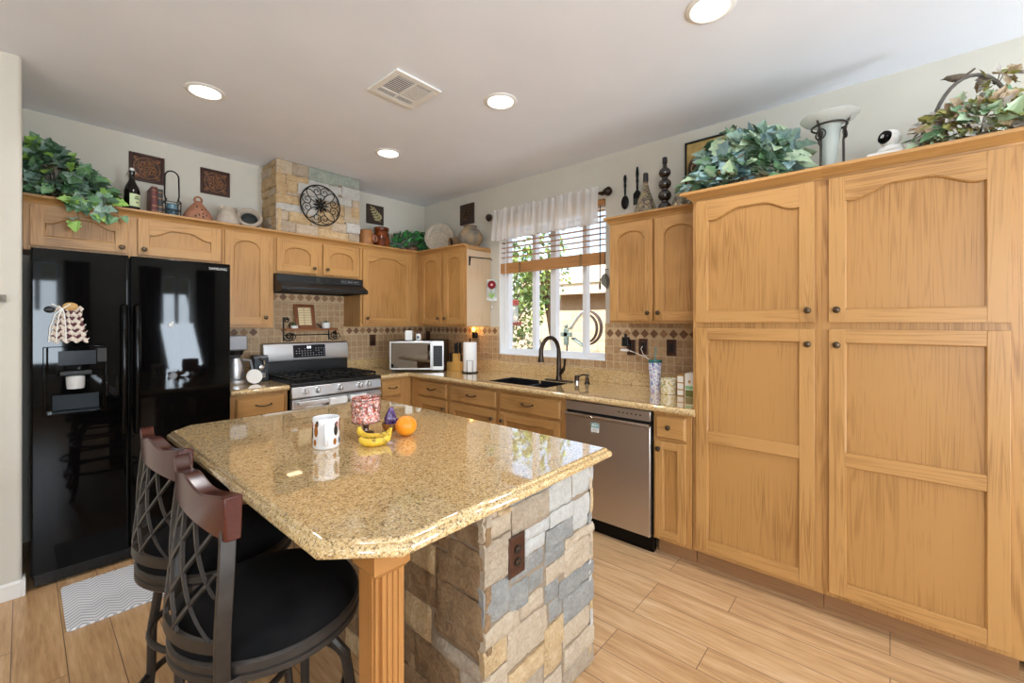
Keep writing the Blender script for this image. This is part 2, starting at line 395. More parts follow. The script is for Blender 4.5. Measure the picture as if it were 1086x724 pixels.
# ------------------------------------------------------------------ cabinets
def frame_tf(plane, face):
    """local (u along wall, w outwards, z)"""
    if plane == 'Y': return lambda u, w, z: (u, face - w, z)
    return lambda u, w, z: (face - w, u, z)
def knob(parent, plane, face, u, z):
    P = Vector(frame_tf(plane, face)(u, 0, z)); D = Vector(frame_tf(plane, face)(u, 1, z)) - P
    q = D.to_track_quat('Z', 'Y').to_matrix()
    MB().lathe([(0, 0), (.009, 0), (.006, .006), (.006, .013), (.014, .017), (.0155, .021), (.013, .026), (.006, .0285), (0, .029)], tuple(P), 16, 0, q).obj('knob', 'knob', parent)
def pull(parent, plane, face, u, z, w=.1):
    tf = frame_tf(plane, face); mb = MB(tf)
    mb.tube([(u - w / 2, 0, z + .004), (u - w / 2, .016, z + .003), (u - w / 2 + .014, .022, z - .002), (u, .025, z - .006), (u + w / 2 - .014, .022, z - .002), (u + w / 2, .016, z + .003), (u + w / 2, 0, z + .004)], [.006, .0055, .005, .0048, .005, .0055, .006], 8)
    mb.obj('pull_handle', 'knob', parent)
def sstep(t):
    t = max(0, min(1, t)); return t * t * (3 - 2 * t)
def door(parent, plane, face, u0, u1, z0, z1, arch=None, mids=(), kn=None, s=.058, name='door'):
    tf = frame_tf(plane, face); H = 'oakX' if plane == 'Y' else 'oakY'
    mb = MB(tf); t = .02
    mb.box(u0, u0 + s, 0, t, z0, z1, 0).box(u1 - s, u1, 0, t, z0, z1, 0)
    a, b = u0 + s, u1 - s
    mb.box(a, b, 0, t - .0006, z0, z0 + s, 1)
    pt = z1 - s
    if arch:
        n = 28; low = z1 - s - arch; c = (a + b) / 2; hw = (b - a) / 2
        pts = [(a, z1), (b, z1)]
        for i in range(n + 1):
            u = b + (a - b) * i / n; k = abs(u - c) / hw
            pts.append((u, low + arch * (sstep((1 - k / .9) / .72) if hw > .11 else math.sqrt(max(0, 1 - (k / .93) ** 2)))))
        mb.prism(pts, 0, t - .0006, 'Y', 1)
    else: mb.box(a, b, 0, t - .0006, z1 - s, z1, 1)
    for zm in mids: mb.box(a, b, 0, t - .0006, zm - s / 2, zm + s / 2, 1)
    mb.box(a - .005, b + .005, 0, t - .012, z0 + s - .005, z1 - .012, 2)
    # glazed bead round each panel
    zs = [z0 + s] + [v for zm in sorted(mids) for v in (zm - s / 2, zm + s / 2)] + [None]
    for zl, zh in zip(zs[::2], zs[1::2]):
        if zh is None: topc = pts[2:] if arch else [(b, z1 - s), (a, z1 - s)]
        else: topc = [(b, zh), (a, zh)]
        mb.tube([(u, t - .0095, z) for u, z in [(a, zl), (b, zl)] + list(topc)], .0062, 8, 3, closed=True)
    o = mb.obj(name, ['oakZ', H, 'oakP', 'oakBead'], parent, bevel=.0045)
    if kn: knob(o, plane, face - t, *kn)
    return o
def drawer(parent, plane, face, u0, u1, z0, z1, kn=None, pl=None):
    mb = MB(frame_tf(plane, face)); H = 'oakX' if plane == 'Y' else 'oakY'
    c = .01
    vs = [(u, w, z) for w, e in ((0, 0), (.012, 0), (.02, c)) for u, z in ((u0 + e, z0 + e), (u1 - e, z0 + e), (u1 - e, z1 - e), (u0 + e, z1 - e))]
    fs = [(3, 2, 1, 0), (8, 9, 10, 11)] + [(r * 4 + i, r * 4 + (i + 1) % 4, r * 4 + 4 + (i + 1) % 4, r * 4 + 4 + i) for r in (0, 1) for i in range(4)]
    o = mb.add(vs, fs).obj('drawer', H, parent, bevel=.002)
    if kn: knob(o, plane, face - .02, *kn)
    if pl: pull(o, plane, face - .02, *pl)
    return o
def crown(parent, plane, face, u0, u1, zt, proj=.035, ends=(0, 0)):
    prof = [(-.02, zt - .05), (.004, zt - .05), (.006, zt - .042), (proj * .55, zt - .022), (proj, zt - .014), (proj, zt), (-.02, zt)]
    tf = frame_tf(plane, face); mb = MB()
    P = [[Vector(tf(u + (sg * w if e else 0), w, z)) for w, z in prof] for u, sg, e in ((u0, -1, ends[0]), (u1, 1, ends[1]))]
    n = len(prof)
    mb.add([tuple(p) for p in P[0] + P[1]], [tuple(range(n)), tuple(range(2 * n - 1, n - 1, -1))] + [(i, (i + 1) % n, n + (i + 1) % n, n + i) for i in range(n)])
    return mb.obj('crown_moulding', 'oakX' if plane == 'Y' else 'oakY', parent)
def body(parent, plane, face, wallp, u0, u1, z0, z1, toe=0):
    tf = frame_tf(plane, face); mb = MB(tf); d = wallp - face
    zb = z0 + toe
    mb.box(u0, u1, -d + .001, 0, zb, z1, 0)
    o = mb.obj('cabinet_body', ['oakZ'], parent, bevel=.0015)
    if toe: MB(tf).box(u0 + .001, u1 - .001, -d + .001, -.075, z0, zb + .004).obj('toe_kick', 'oakToe', parent)
    return o

FU, FUX = 3.75, 2.77          # upper cabinet face planes on back and right wall
ZU = 2.12
GU, GB = 'oak wall cabinets', 'oak base cabinets'
c = thing('wall_cabinet', 'short two-door oak cabinet above the black fridge, ivy trailing over it', 'cabinet', (.5, FU, 1.80), GU)
body(c, 'Y', FU, YB, 0.002, .985, 1.80, ZU - .012); crown(c, 'Y', FU, .002, .985, ZU)
door(c, 'Y', FU, .03, .452, 1.826, 2.066, .045, kn=(.425, 1.862)); door(c, 'Y', FU, .505, .972, 1.826, 2.066, .045, kn=(.535, 1.862))
c = thing('wall_cabinet', 'tall narrow single-door oak cabinet between fridge and range hood', 'cabinet', (1.16, FU, 1.335), GU)
body(c, 'Y', FU, YB, .987, 1.342, 1.335, ZU - .012); crown(c, 'Y', FU, .985, 1.342, ZU)
door(c, 'Y', FU, 1.0, 1.30, 1.36, 2.066, .05, kn=(1.275, 1.415))
c = thing('wall_cabinet', 'short two-door oak cabinet over the black range hood', 'cabinet', (1.72, FU, 1.775), GU)
body(c, 'Y', FU, YB, 1.344, 2.098, 1.775, ZU - .012); crown(c, 'Y', FU, 1.342, 2.098, ZU)
door(c, 'Y', FU, 1.362, 1.692, 1.796, 2.06, .045, kn=(1.66, 1.84)); door(c, 'Y', FU, 1.742, 2.078, 1.796, 2.06, .045, kn=(1.775, 1.84))
c = thing('wall_cabinet', 'wide single-door oak cabinet right of the range hood, in the corner', 'cabinet', (2.4, FU, 1.335), GU)
body(c, 'Y', FU, YB, 2.10, FUX - .002, 1.335, ZU - .012); crown(c, 'Y', FU, 2.098, FUX - .034, ZU)
door(c, 'Y', FU, 2.122, 2.662, 1.36, 2.066, .05, kn=(2.158, 1.415))
c = thing('wall_cabinet', 'two-door oak cabinet on the window wall left of the window', 'cabinet', (FUX, 3.4, 1.335), GU)
body(c, 'X', FUX, XR, 3.003, YB - .002, 1.335, ZU - .012); crown(c, 'X', FUX, 3.003, FU - .034, ZU)
MB().box(FUX + .002, XR - .004, 2.998, 3.003, 1.34, 2.068).obj('side_panel', oak('oak_pale_reflection', 'Z', '#d9bf9e', '#c6a680', .3), c)  # paler oak puts the panel's pale reflection into its colour
MB().prism([(3.003, ZU - .05), (2.997, ZU - .05), (2.997, ZU - .01), (3.003, ZU - .01)], FUX, XR, 'X').obj('top_edge', 'oakX', c)
door(c, 'X', FUX, 3.362, 3.69, 1.36, 2.066, .05, kn=(3.392, 1.415)); door(c, 'X', FUX, 3.018, 3.315, 1.36, 2.066, .05, kn=(3.288, 1.415))
c = thing('wall_cabinet', 'two-door oak cabinet between the window and the tall pantry', 'cabinet', (FUX, 1.17, 1.37), GU)
body(c, 'X', FUX, XR, .835, 1.505, 1.37, ZU - .012); crown(c, 'X', FUX, .835, 1.505, ZU, ends=(0, 1))
door(c, 'X', FUX, 1.18, 1.492, 1.39, 2.062, .05, kn=(1.21, 1.44)); door(c, 'X', FUX, .855, 1.165, 1.39, 2.062, .05, kn=(1.138, 1.44))

# pantry: two tall units side by side
PX = 2.48
c = thing('pantry_cabinet', 'tall oak pantry unit next to the counter, left one of the two', 'cabinet', (PX, .53, 0), 'tall oak pantry units')
body(c, 'X', PX, XR, .24, .829, 0, 2.085, .105); crown(c, 'X', PX, .24, .829, 2.097, .055, ends=(0, 1))
door(c, 'X', PX, .268, .808, 1.378, 2.042, .05, kn=(.293, 1.435), s=.06); door(c, 'X', PX, .268, .808, .13, 1.346, None, mids=(.755,), kn=(.293, 1.275), s=.06)
c = thing('pantry_cabinet', 'tall oak pantry unit at the end of the run, right one of the two', 'cabinet', (PX, -.07, 0), 'tall oak pantry units')
body(c, 'X', PX, XR, -.378, .24, 0, 2.085, .105); crown(c, 'X', PX, -.378, .24, 2.097, .055, ends=(1, 0))
door(c, 'X', PX, -.342, .213, 1.378, 2.042, .05, kn=(.183, 1.435), s=.06); door(c, 'X', PX, -.342, .213, .13, 1.346, None, mids=(.755,), kn=(.183, 1.275), s=.06)

# base cabinets
BX, BY, ZT = 2.47, 3.46, .858
c = thing('base_cabinet', 'oak base cabinet with one drawer between fridge and range', 'cabinet', (1.14, BY, 0), GB)
body(c, 'Y', BY, YB, .955, 1.338, 0, ZT, .1)
drawer(c, 'Y', BY, .99, 1.315, .70, .838, pl=(1.165, .775)); door(c, 'Y', BY, .99, 1.315, .13, .68, kn=(1.28, .62))
c = thing('base_cabinet', 'narrow oak base cabinet right of the range, in the corner', 'cabinet', (2.25, BY, 0), GB)
body(c, 'Y', BY, YB, 2.125, 2.468, 0, ZT, .1)
drawer(c, 'Y', BY, 2.14, 2.345, .70, .838, pl=(2.25, .775, .08)); door(c, 'Y', BY, 2.14, 2.345, .13, .68, kn=(2.17, .62))
c = thing('base_cabinet', 'oak base cabinet under the window counter, nearest the corner', 'cabinet', (BX, 3.15, 0), GB)
body(c, 'X', BX, XR, 2.898, BY - .001, 0, ZT, .1)
drawer(c, 'X', BX, 2.92, 3.335, .70, .835, pl=(3.12, .77)); door(c, 'X', BX, 2.92, 3.335, .13, .68, kn=(2.952, .62))
c = thing('base_cabinet', 'oak base cabinet under the left bowl of the sink', 'cabinet', (BX, 2.6, 0), GB)
body(c, 'X', BX, 2.5, 2.306, 2.896, 0, ZT, .1); MB().box(2.5, XR - .001, 2.306, 2.896, .1, .64).obj('rear_box', 'oakZ', c)
drawer(c, 'X', BX, 2.328, 2.872, .70, .835, pl=(2.6, .77)); door(c, 'X', BX, 2.328, 2.872, .13, .68, kn=(2.36, .62))
c = thing('base_cabinet', 'oak base cabinet between sink and dishwasher', 'cabinet', (BX, 2.0, 0), GB)
body(c, 'X', BX, 2.5, 1.672, 2.304, 0, ZT, .1); MB().box(2.5, XR - .001, 1.672, 2.304, .1, .64).obj('rear_box', 'oakZ', c)
drawer(c, 'X', BX, 1.712, 2.28, .70, .835, pl=(2.0, .77)); door(c, 'X', BX, 1.712, 2.28, .13, .68, kn=(2.25, .62))
c = thing('base_cabinet', 'slim oak base cabinet between dishwasher and pantry', 'cabinet', (BX, .94, 0), GB)
body(c, 'X', BX, XR, .831, 1.052, 0, ZT, .105)
drawer(c, 'X', BX, .862, 1.035, .705, .835, kn=(.955, .775)); door(c, 'X', BX, .862, 1.035, .13, .688, kn=(1.012, .645), s=.045)

# ------------------------------------------------------------------ counter tops
CT, CB = .90, .86
def bull(mb, path_ax, a0, a1, edge, outward):
    """rounded front edge; path_ax X: edge is Y value; Y: edge is X value"""
    n = 8; r = (CT - CB) / 2
    pts = [(edge + outward * (r * math.sin(PI * i / n) - r), CT - r + r * math.cos(PI * i / n)) for i in range(n + 1)]
    pts += [(edge - outward * .03, CB), (edge - outward * .03, CT)]
    mb.prism(pts, a0, a1, path_ax)
mb = MB(); fe = 3.425
mb.box(.955, 1.342, fe + .018, YB - .002, CB, CT); bull(mb, 'X', .955, 1.342, fe, -1)
mb.box(.955, 1.342, YB - .02, YB - .001, CT, 1.0)
solo('countertop', mb, 'granite', 'short speckled tan granite countertop between fridge and range', 'countertop', (1.14, fe, CB))
SX0, SX1, SY0, SY1 = 2.51, 2.83, 1.88, 2.48
fx = 2.412
c = thing('countertop', 'long L-shaped speckled tan granite countertop under the window', 'countertop', (fx, 2, CB))
mb = MB()
mb.box(2.122, fx + .03, fe + .018, YB - .002, CB, CT); bull(mb, 'X', 2.122, fx + .02, fe, -1)
mb.box(fx + .018, XR - .002, SY1, YB - .002, CB, CT).box(fx + .018, XR - .002, .832, SY0, CB, CT)
mb.box(fx + .018, SX0, SY0, SY1, CB, CT).box(SX1, XR - .002, SY0, SY1, CB, CT)
bull(mb, 'Y', .805, fe + .01, fx, -1)
mb.obj('slab', 'granite', c)
mb = MB().box(2.122, XR - .02, YB - .02, YB - .001, CT, 1.0).box(XR - .02, XR - .001, .832, YB - .001, CT, 1.0)
mb.obj('upstand', 'granite', c, bevel=.002)

# backsplashes
def diamonds(mb, plane, face, u0, u1, zc, h, pitch, seq):
    tf = frame_tf(plane, face); m2 = MB(tf); n = int((u1 - u0) / pitch); off = ((u1 - u0) - n * pitch) / 2; r = h * .42
    for i in range(n):
        u = u0 + off + (i + .5) * pitch
        mb.add([tf(u, .0012, zc - r), tf(u + r, .0012, zc), tf(u, .0012, zc + r), tf(u - r, .0012, zc)], [(0, 1, 2, 3)], seq[i % len(seq)])
mb = MB(); f = YB - .01
def sbox(u0, u1, z0, z1, m): mb.box(u0, u1, f, YB - .0005, z0, z1, m)
sbox(.96, XR - .01, 1.0, 1.25, 0); sbox(.96, 1.342, 1.25, 1.335, 1); sbox(1.342, 2.1, 1.25, 1.56, 0); sbox(1.342, 2.1, 1.56, 1.65, 1); sbox(2.1, XR - .01, 1.25, 1.335, 1)
sbox(1.342, 2.122, .8, 1.0, 0)
diamonds(mb, 'Y', f, .96, 1.342, 1.292, .08, .072, (2, 3)); diamonds(mb, 'Y', f, 1.342, 2.1, 1.603, .08, .075, (3, 3, 2, 3)); diamonds(mb, 'Y', f, 2.1, XR - .01, 1.292, .08, .072, (2, 2, 3))
solo('tile_backsplash', mb, ['tileX', 'band', 'diaA', 'diaB'], 'beige tumbled tile backsplash with diamond borders behind the range', 'backsplash', (2, f, 1.0), smooth=0)
mb = MB(); f = XR - .01
def sbox(u0, u1, z0, z1, m): mb.box(f, XR - .0005, u0, u1, z0, z1, m)
sbox(.832, YB - .01, 1.0, 1.068, 0); sbox(WY1 + .005, YB - .01, 1.068, 1.25, 0); sbox(.832, WY0, 1.068, 1.25, 0); sbox(WY1 + .005, YB - .01, 1.25, 1.335, 1); sbox(.832, WY0, 1.25, 1.335, 1); sbox(.832, WY0, 1.335, 1.37, 0)
diamonds(mb, 'X', f, WY1 + .005, YB - .01, 1.292, .08, .072, (2, 3)); diamonds(mb, 'X', f, .832, WY0, 1.292, .08, .072, (2, 3, 2, 2))
solo('tile_backsplash', mb, ['tileY', 'band', 'diaA', 'diaB'], 'beige tumbled tile backsplash below and beside the window', 'backsplash', (f, 2, 1.0), smooth=0)

# ------------------------------------------------------------------ stone veneer
def stonemat(name, a, b, c):
    m = Mat(name, a, .85); v = m.coord()
    n1 = m.noise(v, 16, 5, .65, .4); n2 = m.noise(v, 90, 3)
    m.color(m.mix(m.ramp(n1, [(.28, a), (.5, b), (.7, c)]), m.ramp(n2, [(.3, a), (.7, c)]), .4)); n3 = m.noise(v, 38, 6, .7, 1.2); m.bump(m.math('ADD', m.math('MULTIPLY', n3, 1.2), m.math('MULTIPLY', n2, .5)), .8, .011); return m
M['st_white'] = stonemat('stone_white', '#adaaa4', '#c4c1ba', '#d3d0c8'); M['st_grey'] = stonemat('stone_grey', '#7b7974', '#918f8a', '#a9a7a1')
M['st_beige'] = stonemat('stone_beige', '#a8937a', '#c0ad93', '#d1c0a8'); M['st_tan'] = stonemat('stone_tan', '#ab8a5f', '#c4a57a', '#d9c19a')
M['st_shade_brown'] = stonemat('stone_shade_brown', '#6d5238', '#8f7150', '#a98b66'); M['st_taupe'] = stonemat('stone_taupe', '#95816a', '#ac9a84', '#c2b29c'); M['st_green'] = stonemat('stone_green', '#7e857a', '#9aa295', '#b3b8aa')
M['st_joint'] = plain('stone_joint', '#8f7d68', .95)
STN = ['st_white', 'st_grey', 'st_beige', 'st_tan', 'st_shade_brown', 'st_taupe', 'st_green', 'st_joint']
SK = dict(w=0, g=1, b=2, t=3, n=4, p=5, v=6)
def stone(mb, o, u, n, u0, u1, z0, z1, k, dep=None, left=False, right=False):
    """one ledge stone on the plane o + u*U + n*depth"""
    o = Vector(o); u = Vector(u); n = Vector(n); d = rnd(-.006, .007) if dep is None else dep
    gu = max(4, int((u1 - u0) / .011)); gz = max(4, int((z1 - z0) / .011)); g = .0007; sd = rnd(0, 50)
    def fn(s, t):
        a = u0 + g + (u1 - u0 - 2 * g) * s; z = z0 + g + (z1 - z0 - 2 * g) * t
        e = min(s / .12 if not left else 1, (1 - s) / .12 if not right else 1, t / .12, (1 - t) / .12, 1)
        p = o + u * a; q = Vector((p.x, p.y, z))
        h = d + .006 * noise.noise(q * 13 + Vector((sd, 0, 0))) + .0045 * (abs(noise.noise(q * 34 + Vector((0, sd, 0)))) - .3) + .002 * noise.noise(q * 80) - .008 * (1 - min(1, e)) ** 2
        rag = .0035 * noise.noise(q * 30 + Vector((0, sd, 0)))
        return q + n * h + Vector((0, 0, rag))
    mb.grid(fn, gu, gz, SK[k])
    # sides back to the wall
    for s0 in (0, 1):
        mb.grid(lambda s, t: fn(s0, t) - n * (.022 * s) if True else None, 1, gz, SK[k]); mb.grid(lambda s, t: fn(t, s0) - n * (.022 * s), 1, gu, SK[k])
def rows_random(mb, o, u, n, U, z0, z1, pal, hmin=.06, hmax=.13, wmin=.1, wmax=.3):
    z = z0
    while z < z1 - 1e-4:
        h = min(rnd(hmin, hmax), z1 - z)
        if z1 - z - h < hmin * .6: h = z1 - z
        a = 0
        while a < U - 1e-4:
            w = min(rnd(wmin, wmax), U - a)
            if U - a - w < wmin * .6: w = U - a
            k = random.choice(pal)
            if h > .1 and random.random() < .35:
                hh = h * rnd(.4, .6); stone(mb, o, u, n, a, a + w, z, z + hh, k); stone(mb, o, u, n, a, a + w, z + hh, z + h, random.choice(pal))
            else: stone(mb, o, u, n, a, a + w, z, z + h, k)
            a += w
        z += h

# stone chimney over the range
mb = MB(); CX0, CX1, CY = 1.36, 2.09, 3.735
mb.box(CX0 + .012, CX1 - .012, CY + .012, YB - .001, ZU + .001, ZC - .001, 7)
L = [(0, .13, 2.60, 2.712, 'b'), (.13, .26, 2.61, 2.712, 'p'), (.26, .52, 2.60, 2.712, 'v'), (.52, .73, 2.615, 2.712, 'v'),
     (0, .08, 2.52, 2.60, 't'), (.08, .26, 2.555, 2.61, 't'), (.26, .44, 2.53, 2.60, 'w'), (.44, .56, 2.53, 2.60, 'w'), (.56, .73, 2.51, 2.615, 'w'),
     (.08, .17, 2.46, 2.555, 't'), (.17, .36, 2.46, 2.555, 'w'), (.36, .52, 2.45, 2.53, 'w'), (.52, .66, 2.44, 2.51, 'w'), (.66, .73, 2.44, 2.51, 'b'), (.26, .36, 2.53, 2.555, 'w'),
     (0, .08, 2.43, 2.52, 't'), (0, .2, 2.36, 2.43, 't'), (.08, .2, 2.43, 2.46, 'b'), (.2, .34, 2.37, 2.46, 'w'), (.34, .46, 2.36, 2.45, 'b'), (.46, .58, 2.34, 2.44, 't'), (.58, .65, 2.34, 2.44, 'b'), (.65, .73, 2.36, 2.44, 't'),
     (0, .2, 2.30, 2.36, 'w'), (.2, .34, 2.29, 2.37, 'w'), (.34, .46, 2.28, 2.36, 't'), (.46, .58, 2.27, 2.34, 't'), (.58, .73, 2.29, 2.36, 'b'),
     (0, .1, 2.22, 2.30, 'b'), (.1, .28, 2.21, 2.30, 't'), (.28, .34, 2.21, 2.29, 'b'), (.34, .46, 2.2, 2.28, 't'), (.46, .6, 2.19, 2.27, 'b'), (.6, .73, 2.2, 2.29, 'w'), (.58, .73, 2.34, 2.36, 't'),
     (0, .16, 2.122, 2.22, 'p'), (.16, .34, 2.122, 2.21, 'b'), (.34, .46, 2.122, 2.2, 't'), (.46, .62, 2.122, 2.19, 't'), (.62, .73, 2.122, 2.2, 'p')]
for a, b, c0, c1, k in L: stone(mb, (CX0, CY, 0), (1, 0, 0), (0, -1, 0), a, b, c0, c1, k, left=a == 0, right=b > .72)
rows_random(mb, (CX0, CY, 0), (0, 1, 0), (-1, 0, 0), YB - CY - .001, 2.122, 2.712, 'tttbtt', .06, .1, .09, .2)
solo('stone_chimney', mb, STN, 'stacked stone chimney rising from cabinet tops to the ceiling above the range hood', 'chimney', (1.72, CY, ZU), smooth=60)

# ------------------------------------------------------------------ island
IX0, IX1, IY0, IY1, IT, IB = .435, 1.552, .832, 2.57, .88, .842
isl = thing('kitchen_island', 'kitchen island with stacked stone base and clipped-corner speckled granite top', 'island', (1.1, 1.6, 0))
def islring(e):
    a = .135; b = .09
    x0, x1, y0, y1 = IX0 + e, IX1 - e, IY0 + e, IY1 - e; q = e * .41
    return [(x0 + a - q, y0), (x1, y0), (x1, y1), (x0 + b - q, y1), (x0, y1 - b + q), (x0, y0 + a - q)]
mb = MB(); prof = [(.03, IB), (.006, IB), (.001, IB + .004), (0, IB + .012), (.002, IB + .021), (.008, IB + .027), (.014, IB + .029), (.0145, IB + .033), (.019, IT - .001), (.024, IT)]
rg = [[(x, y, z) for x, y in islring(e)] for e, z in prof]
vs = [p for r in rg for p in r]
fs = [tuple(range(5, -1, -1)), tuple(range(len(vs) - 6, len(vs)))] + [(r * 6 + i, r * 6 + (i + 1) % 6, r * 6 + 6 + (i + 1) % 6, r * 6 + 6 + i) for r in range(len(prof) - 1) for i in range(6)]
o = mb.add(vs, fs).obj('countertop', 'granite', isl, smooth=50)
for f_ in o.data.polygons:
    if len(f_.vertices) == 6: f_.use_smooth = False
SX_, SY_, SU = .905, .905, .625
mb = MB().box(SX_ + .01, SX_ + SU - .01, SY_ + .01, 2.48, 0, IB + .003, 7)
L = [(0, .07, .775, .842, 'b'), (.07, .125, .79, .842, 't'), (0, .13, .715, .775, 'b'), (.07, .13, .775, .79, 't'), (.125, .36, .79, .842, 'g'), (.13, .33, .69, .79, 'p'), (.36, .625, .808, .842, 'g'), (.33, .48, .70, .808, 'w'), (.36, .36, .79, .8, 'w'), (.48, .625, .70, .808, 'w'), (.33, .36, .79, .808, 'w'),
     (0, .125, .58, .715, 'p'), (.125, .19, .60, .69, 'g'), (.13, .19, .69, .715, 'p'), (.19, .33, .645, .69, 'w'), (.33, .48, .645, .70, 'w'), (.48, .625, .57, .70, 'w'), (.19, .31, .595, .645, 'w'), (.31, .48, .57, .645, 'g'),
     (.125, .31, .53, .60, 'g'), (.31, .43, .515, .57, 'g'), (.43, .625, .53, .57, 'b'), (.43, .625, .42, .53, 'b'), (0, .125, .455, .58, 'g'), (.125, .22, .44, .53, 'g'), (.22, .31, .46, .53, 'g'), (.31, .43, .45, .515, 'b'),
     (0, .17, .39, .455, 'b'), (.125, .17, .44, .455, 'g'), (.17, .31, .39, .46, 'b'), (.31, .39, .38, .45, 'g'), (.39, .625, .35, .42, 'g'),
     (0, .11, .31, .39, 't'), (.11, .33, .26, .39, 'b'), (.33, .42, .30, .38, 'g'), (.42, .625, .25, .35, 'g'),
     (0, .11, .23, .31, 'b'), (.11, .3, .19, .26, 't'), (.3, .42, .20, .30, 't'), (.42, .625, .16, .25, 'b'), (0, .11, .14, .23, 't'), (.11, .3, .11, .19, 'p'), (.3, .42, .12, .20, 't'), (.42, .625, .08, .16, 'b'),
     (0, .11, .04, .14, 'b'), (.11, .3, .0, .11, 't'), (.3, .42, .03, .12, 'b'), (.42, .625, 0, .08, 'p'), (0, .11, 0, .04, 'p'), (.3, .42, 0, .03, 'p')]
for a, b, c0, c1, k in L:
    if b - a > .005: stone(mb, (SX_, SY_, 0), (1, 0, 0), (0, -1, 0), a, b, c0, c1, k, left=a == 0, right=b > .62)
rows_random(mb, (SX_, SY_, 0), (0, 1, 0), (-1, 0, 0), 1.57, 0, IB, 'nnnntnp', .07, .13, .1, .26)  # browner stone mix puts this face's warm shade into the colour
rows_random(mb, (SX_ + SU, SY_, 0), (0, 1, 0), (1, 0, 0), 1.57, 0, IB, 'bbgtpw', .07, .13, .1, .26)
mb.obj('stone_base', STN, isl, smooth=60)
ytf = lambda u, w, z: (u, 2.485 + w, z)
MB().box(.92, 1.515, 2.478, 2.486, .02, IB - .004).obj('rear_panel', 'oakZ', isl)
for u0, u1 in ((.935, 1.12), (1.13, 1.315), (1.325, 1.505)):
    d_ = MB(ytf).box(u0, u1, .001, .02, .66, .82).obj('drawer', 'oakX', isl, bevel=.004)
    MB(ytf).tube([((u0 + u1) / 2 - .05, .02, .745), ((u0 + u1) / 2 - .045, .04, .742), ((u0 + u1) / 2 + .045, .04, .742), ((u0 + u1) / 2 + .05, .02, .745)], .005, 8).obj('pull_handle', 'knob', d_)
    MB(ytf).box(u0, u1, .001, .02, .08, .64).obj('door', 'oakZ', isl, bevel=.004)
def post(x, y):
    mb = MB(); a = .1
    mb.box(x, x + a, y, y + a, .785, IB)
    b0 = .0045; pts = [(x, y), (x + a, y), (x + a, y + a), (x, y + a)]
    vs = [(px + sx * e, py + sy * e, z) for e, z in ((0, .787), (.011, .772), (.011, .0)) for (px, py), (sx, sy) in zip(pts, ((1, 1), (-1, 1), (-1, -1), (1, -1)))]
    mb.add(vs, [(r * 4 + i, r * 4 + (i + 1) % 4, r * 4 + 4 + (i + 1) % 4, r * 4 + 4 + i) for r in (0,) for i in range(4)])
    # fluted shaft: notch at the near corner, ribs on the front
    x0, x1, y0, y1 = x + .011, x + a - .011, y + .011, y + a - .011
    sh = [(x0, y1), (x0, y0 + .018), (x0 + .003, y0 + .018), (x0 + .003, y0 + .006), (x0 + .010, y0 + .006)]
    sh += [(x0 + .010, y0 + .011), (x0 + .017, y0 + .011), (x0 + .017, y0)]
    n = 4; w = (x1 - x0 - .017) / n
    for i in range(n):
        s0 = x0 + .017 + i * w
        sh += [(s0 + w - .004, y0), (s0 + w - .003, y0 + .004), (s0 + w - .001, y0 + .004), (s0 + w, y0)] if i < n - 1 else [(x1, y0)]
    sh += [(x1, y1)]
    mb.prism(sh, 0, .775)
    return mb.obj('post', 'oakPost', isl, smooth=0, bevel=.0008, seg=1)
post(.54, .9)

def outlet(name, plane, face, u, z, label, w=.072, h=.118, kind='duplex', group='brown metal outlet plates', recept='black'):
    tf = frame_tf(plane, face); P = tf(u, 0, z)
    t = thing(name, label, 'outlet', P, group)
    mb = MB(tf); vs = []
    for e, d in ((0, 0), (.0, .003), (.006, .006), (.012, .006), (.014, .0045)):
        vs += [(u - w / 2 + e, d, z - h / 2 + e), (u + w / 2 - e, d, z - h / 2 + e), (u + w / 2 - e, d, z + h / 2 - e), (u - w / 2 + e, d, z + h / 2 - e)]
    mb.add(vs, [(0, 3, 2, 1), (16, 17, 18, 19)] + [(r * 4 + i, r * 4 + (i + 1) % 4, r * 4 + 4 + (i + 1) % 4, r * 4 + 4 + i) for r in range(4) for i in range(4)])
    mb.obj('cover_plate', 'plate', t, smooth=0)
    if kind == 'duplex':
        for dz in (-.02, .02):
            mb = MB(tf); mb.prism([(u + .0155 * math.cos(a) , z + dz + .0135 * math.sin(a)) for a in [2 * PI * i / 16 for i in range(16)]], .004, .0085, 'Y')
            for du in (-.005, .005): mb.box(u + du - .001, u + du + .001, .0085, .009, z + dz - .001, z + dz + .006, 1)
            mb.obj('receptacle', [recept, 'chrome'], t)
    else: MB(tf).box(u - .016, u + .016, .004, .0085, z - .033, z + .033).obj('rocker', recept, t, bevel=.002)
    return t
OUTN = outlet('outlet', 'Y', SY_ - .006, 1.045, .635, 'ornate copper-brown outlet on the stone base of the island', .078, .128)
outlet('outlet', 'Y', YB - .01, 2.415, 1.19, 'brown outlet on tile between range and microwave, with a small plug', kind='duplex')
outlet('outlet', 'X', XR - .01, 3.99, 1.215, 'dark outlet on the tile behind the microwave corner')
outlet('outlet', 'X', XR - .01, 1.488, 1.185, 'dark outlet with black charger plugged in, nearest the window')
outlet('light_switch', 'X', XR - .01, 1.392, 1.195, 'dark blank plate with white cord, middle plate of three by the pantry', kind='rocker')
outlet('light_switch', 'X', XR - .01, 1.18, 1.195, 'dark rocker switch plate on the tile nearest the pantry', kind='rocker')

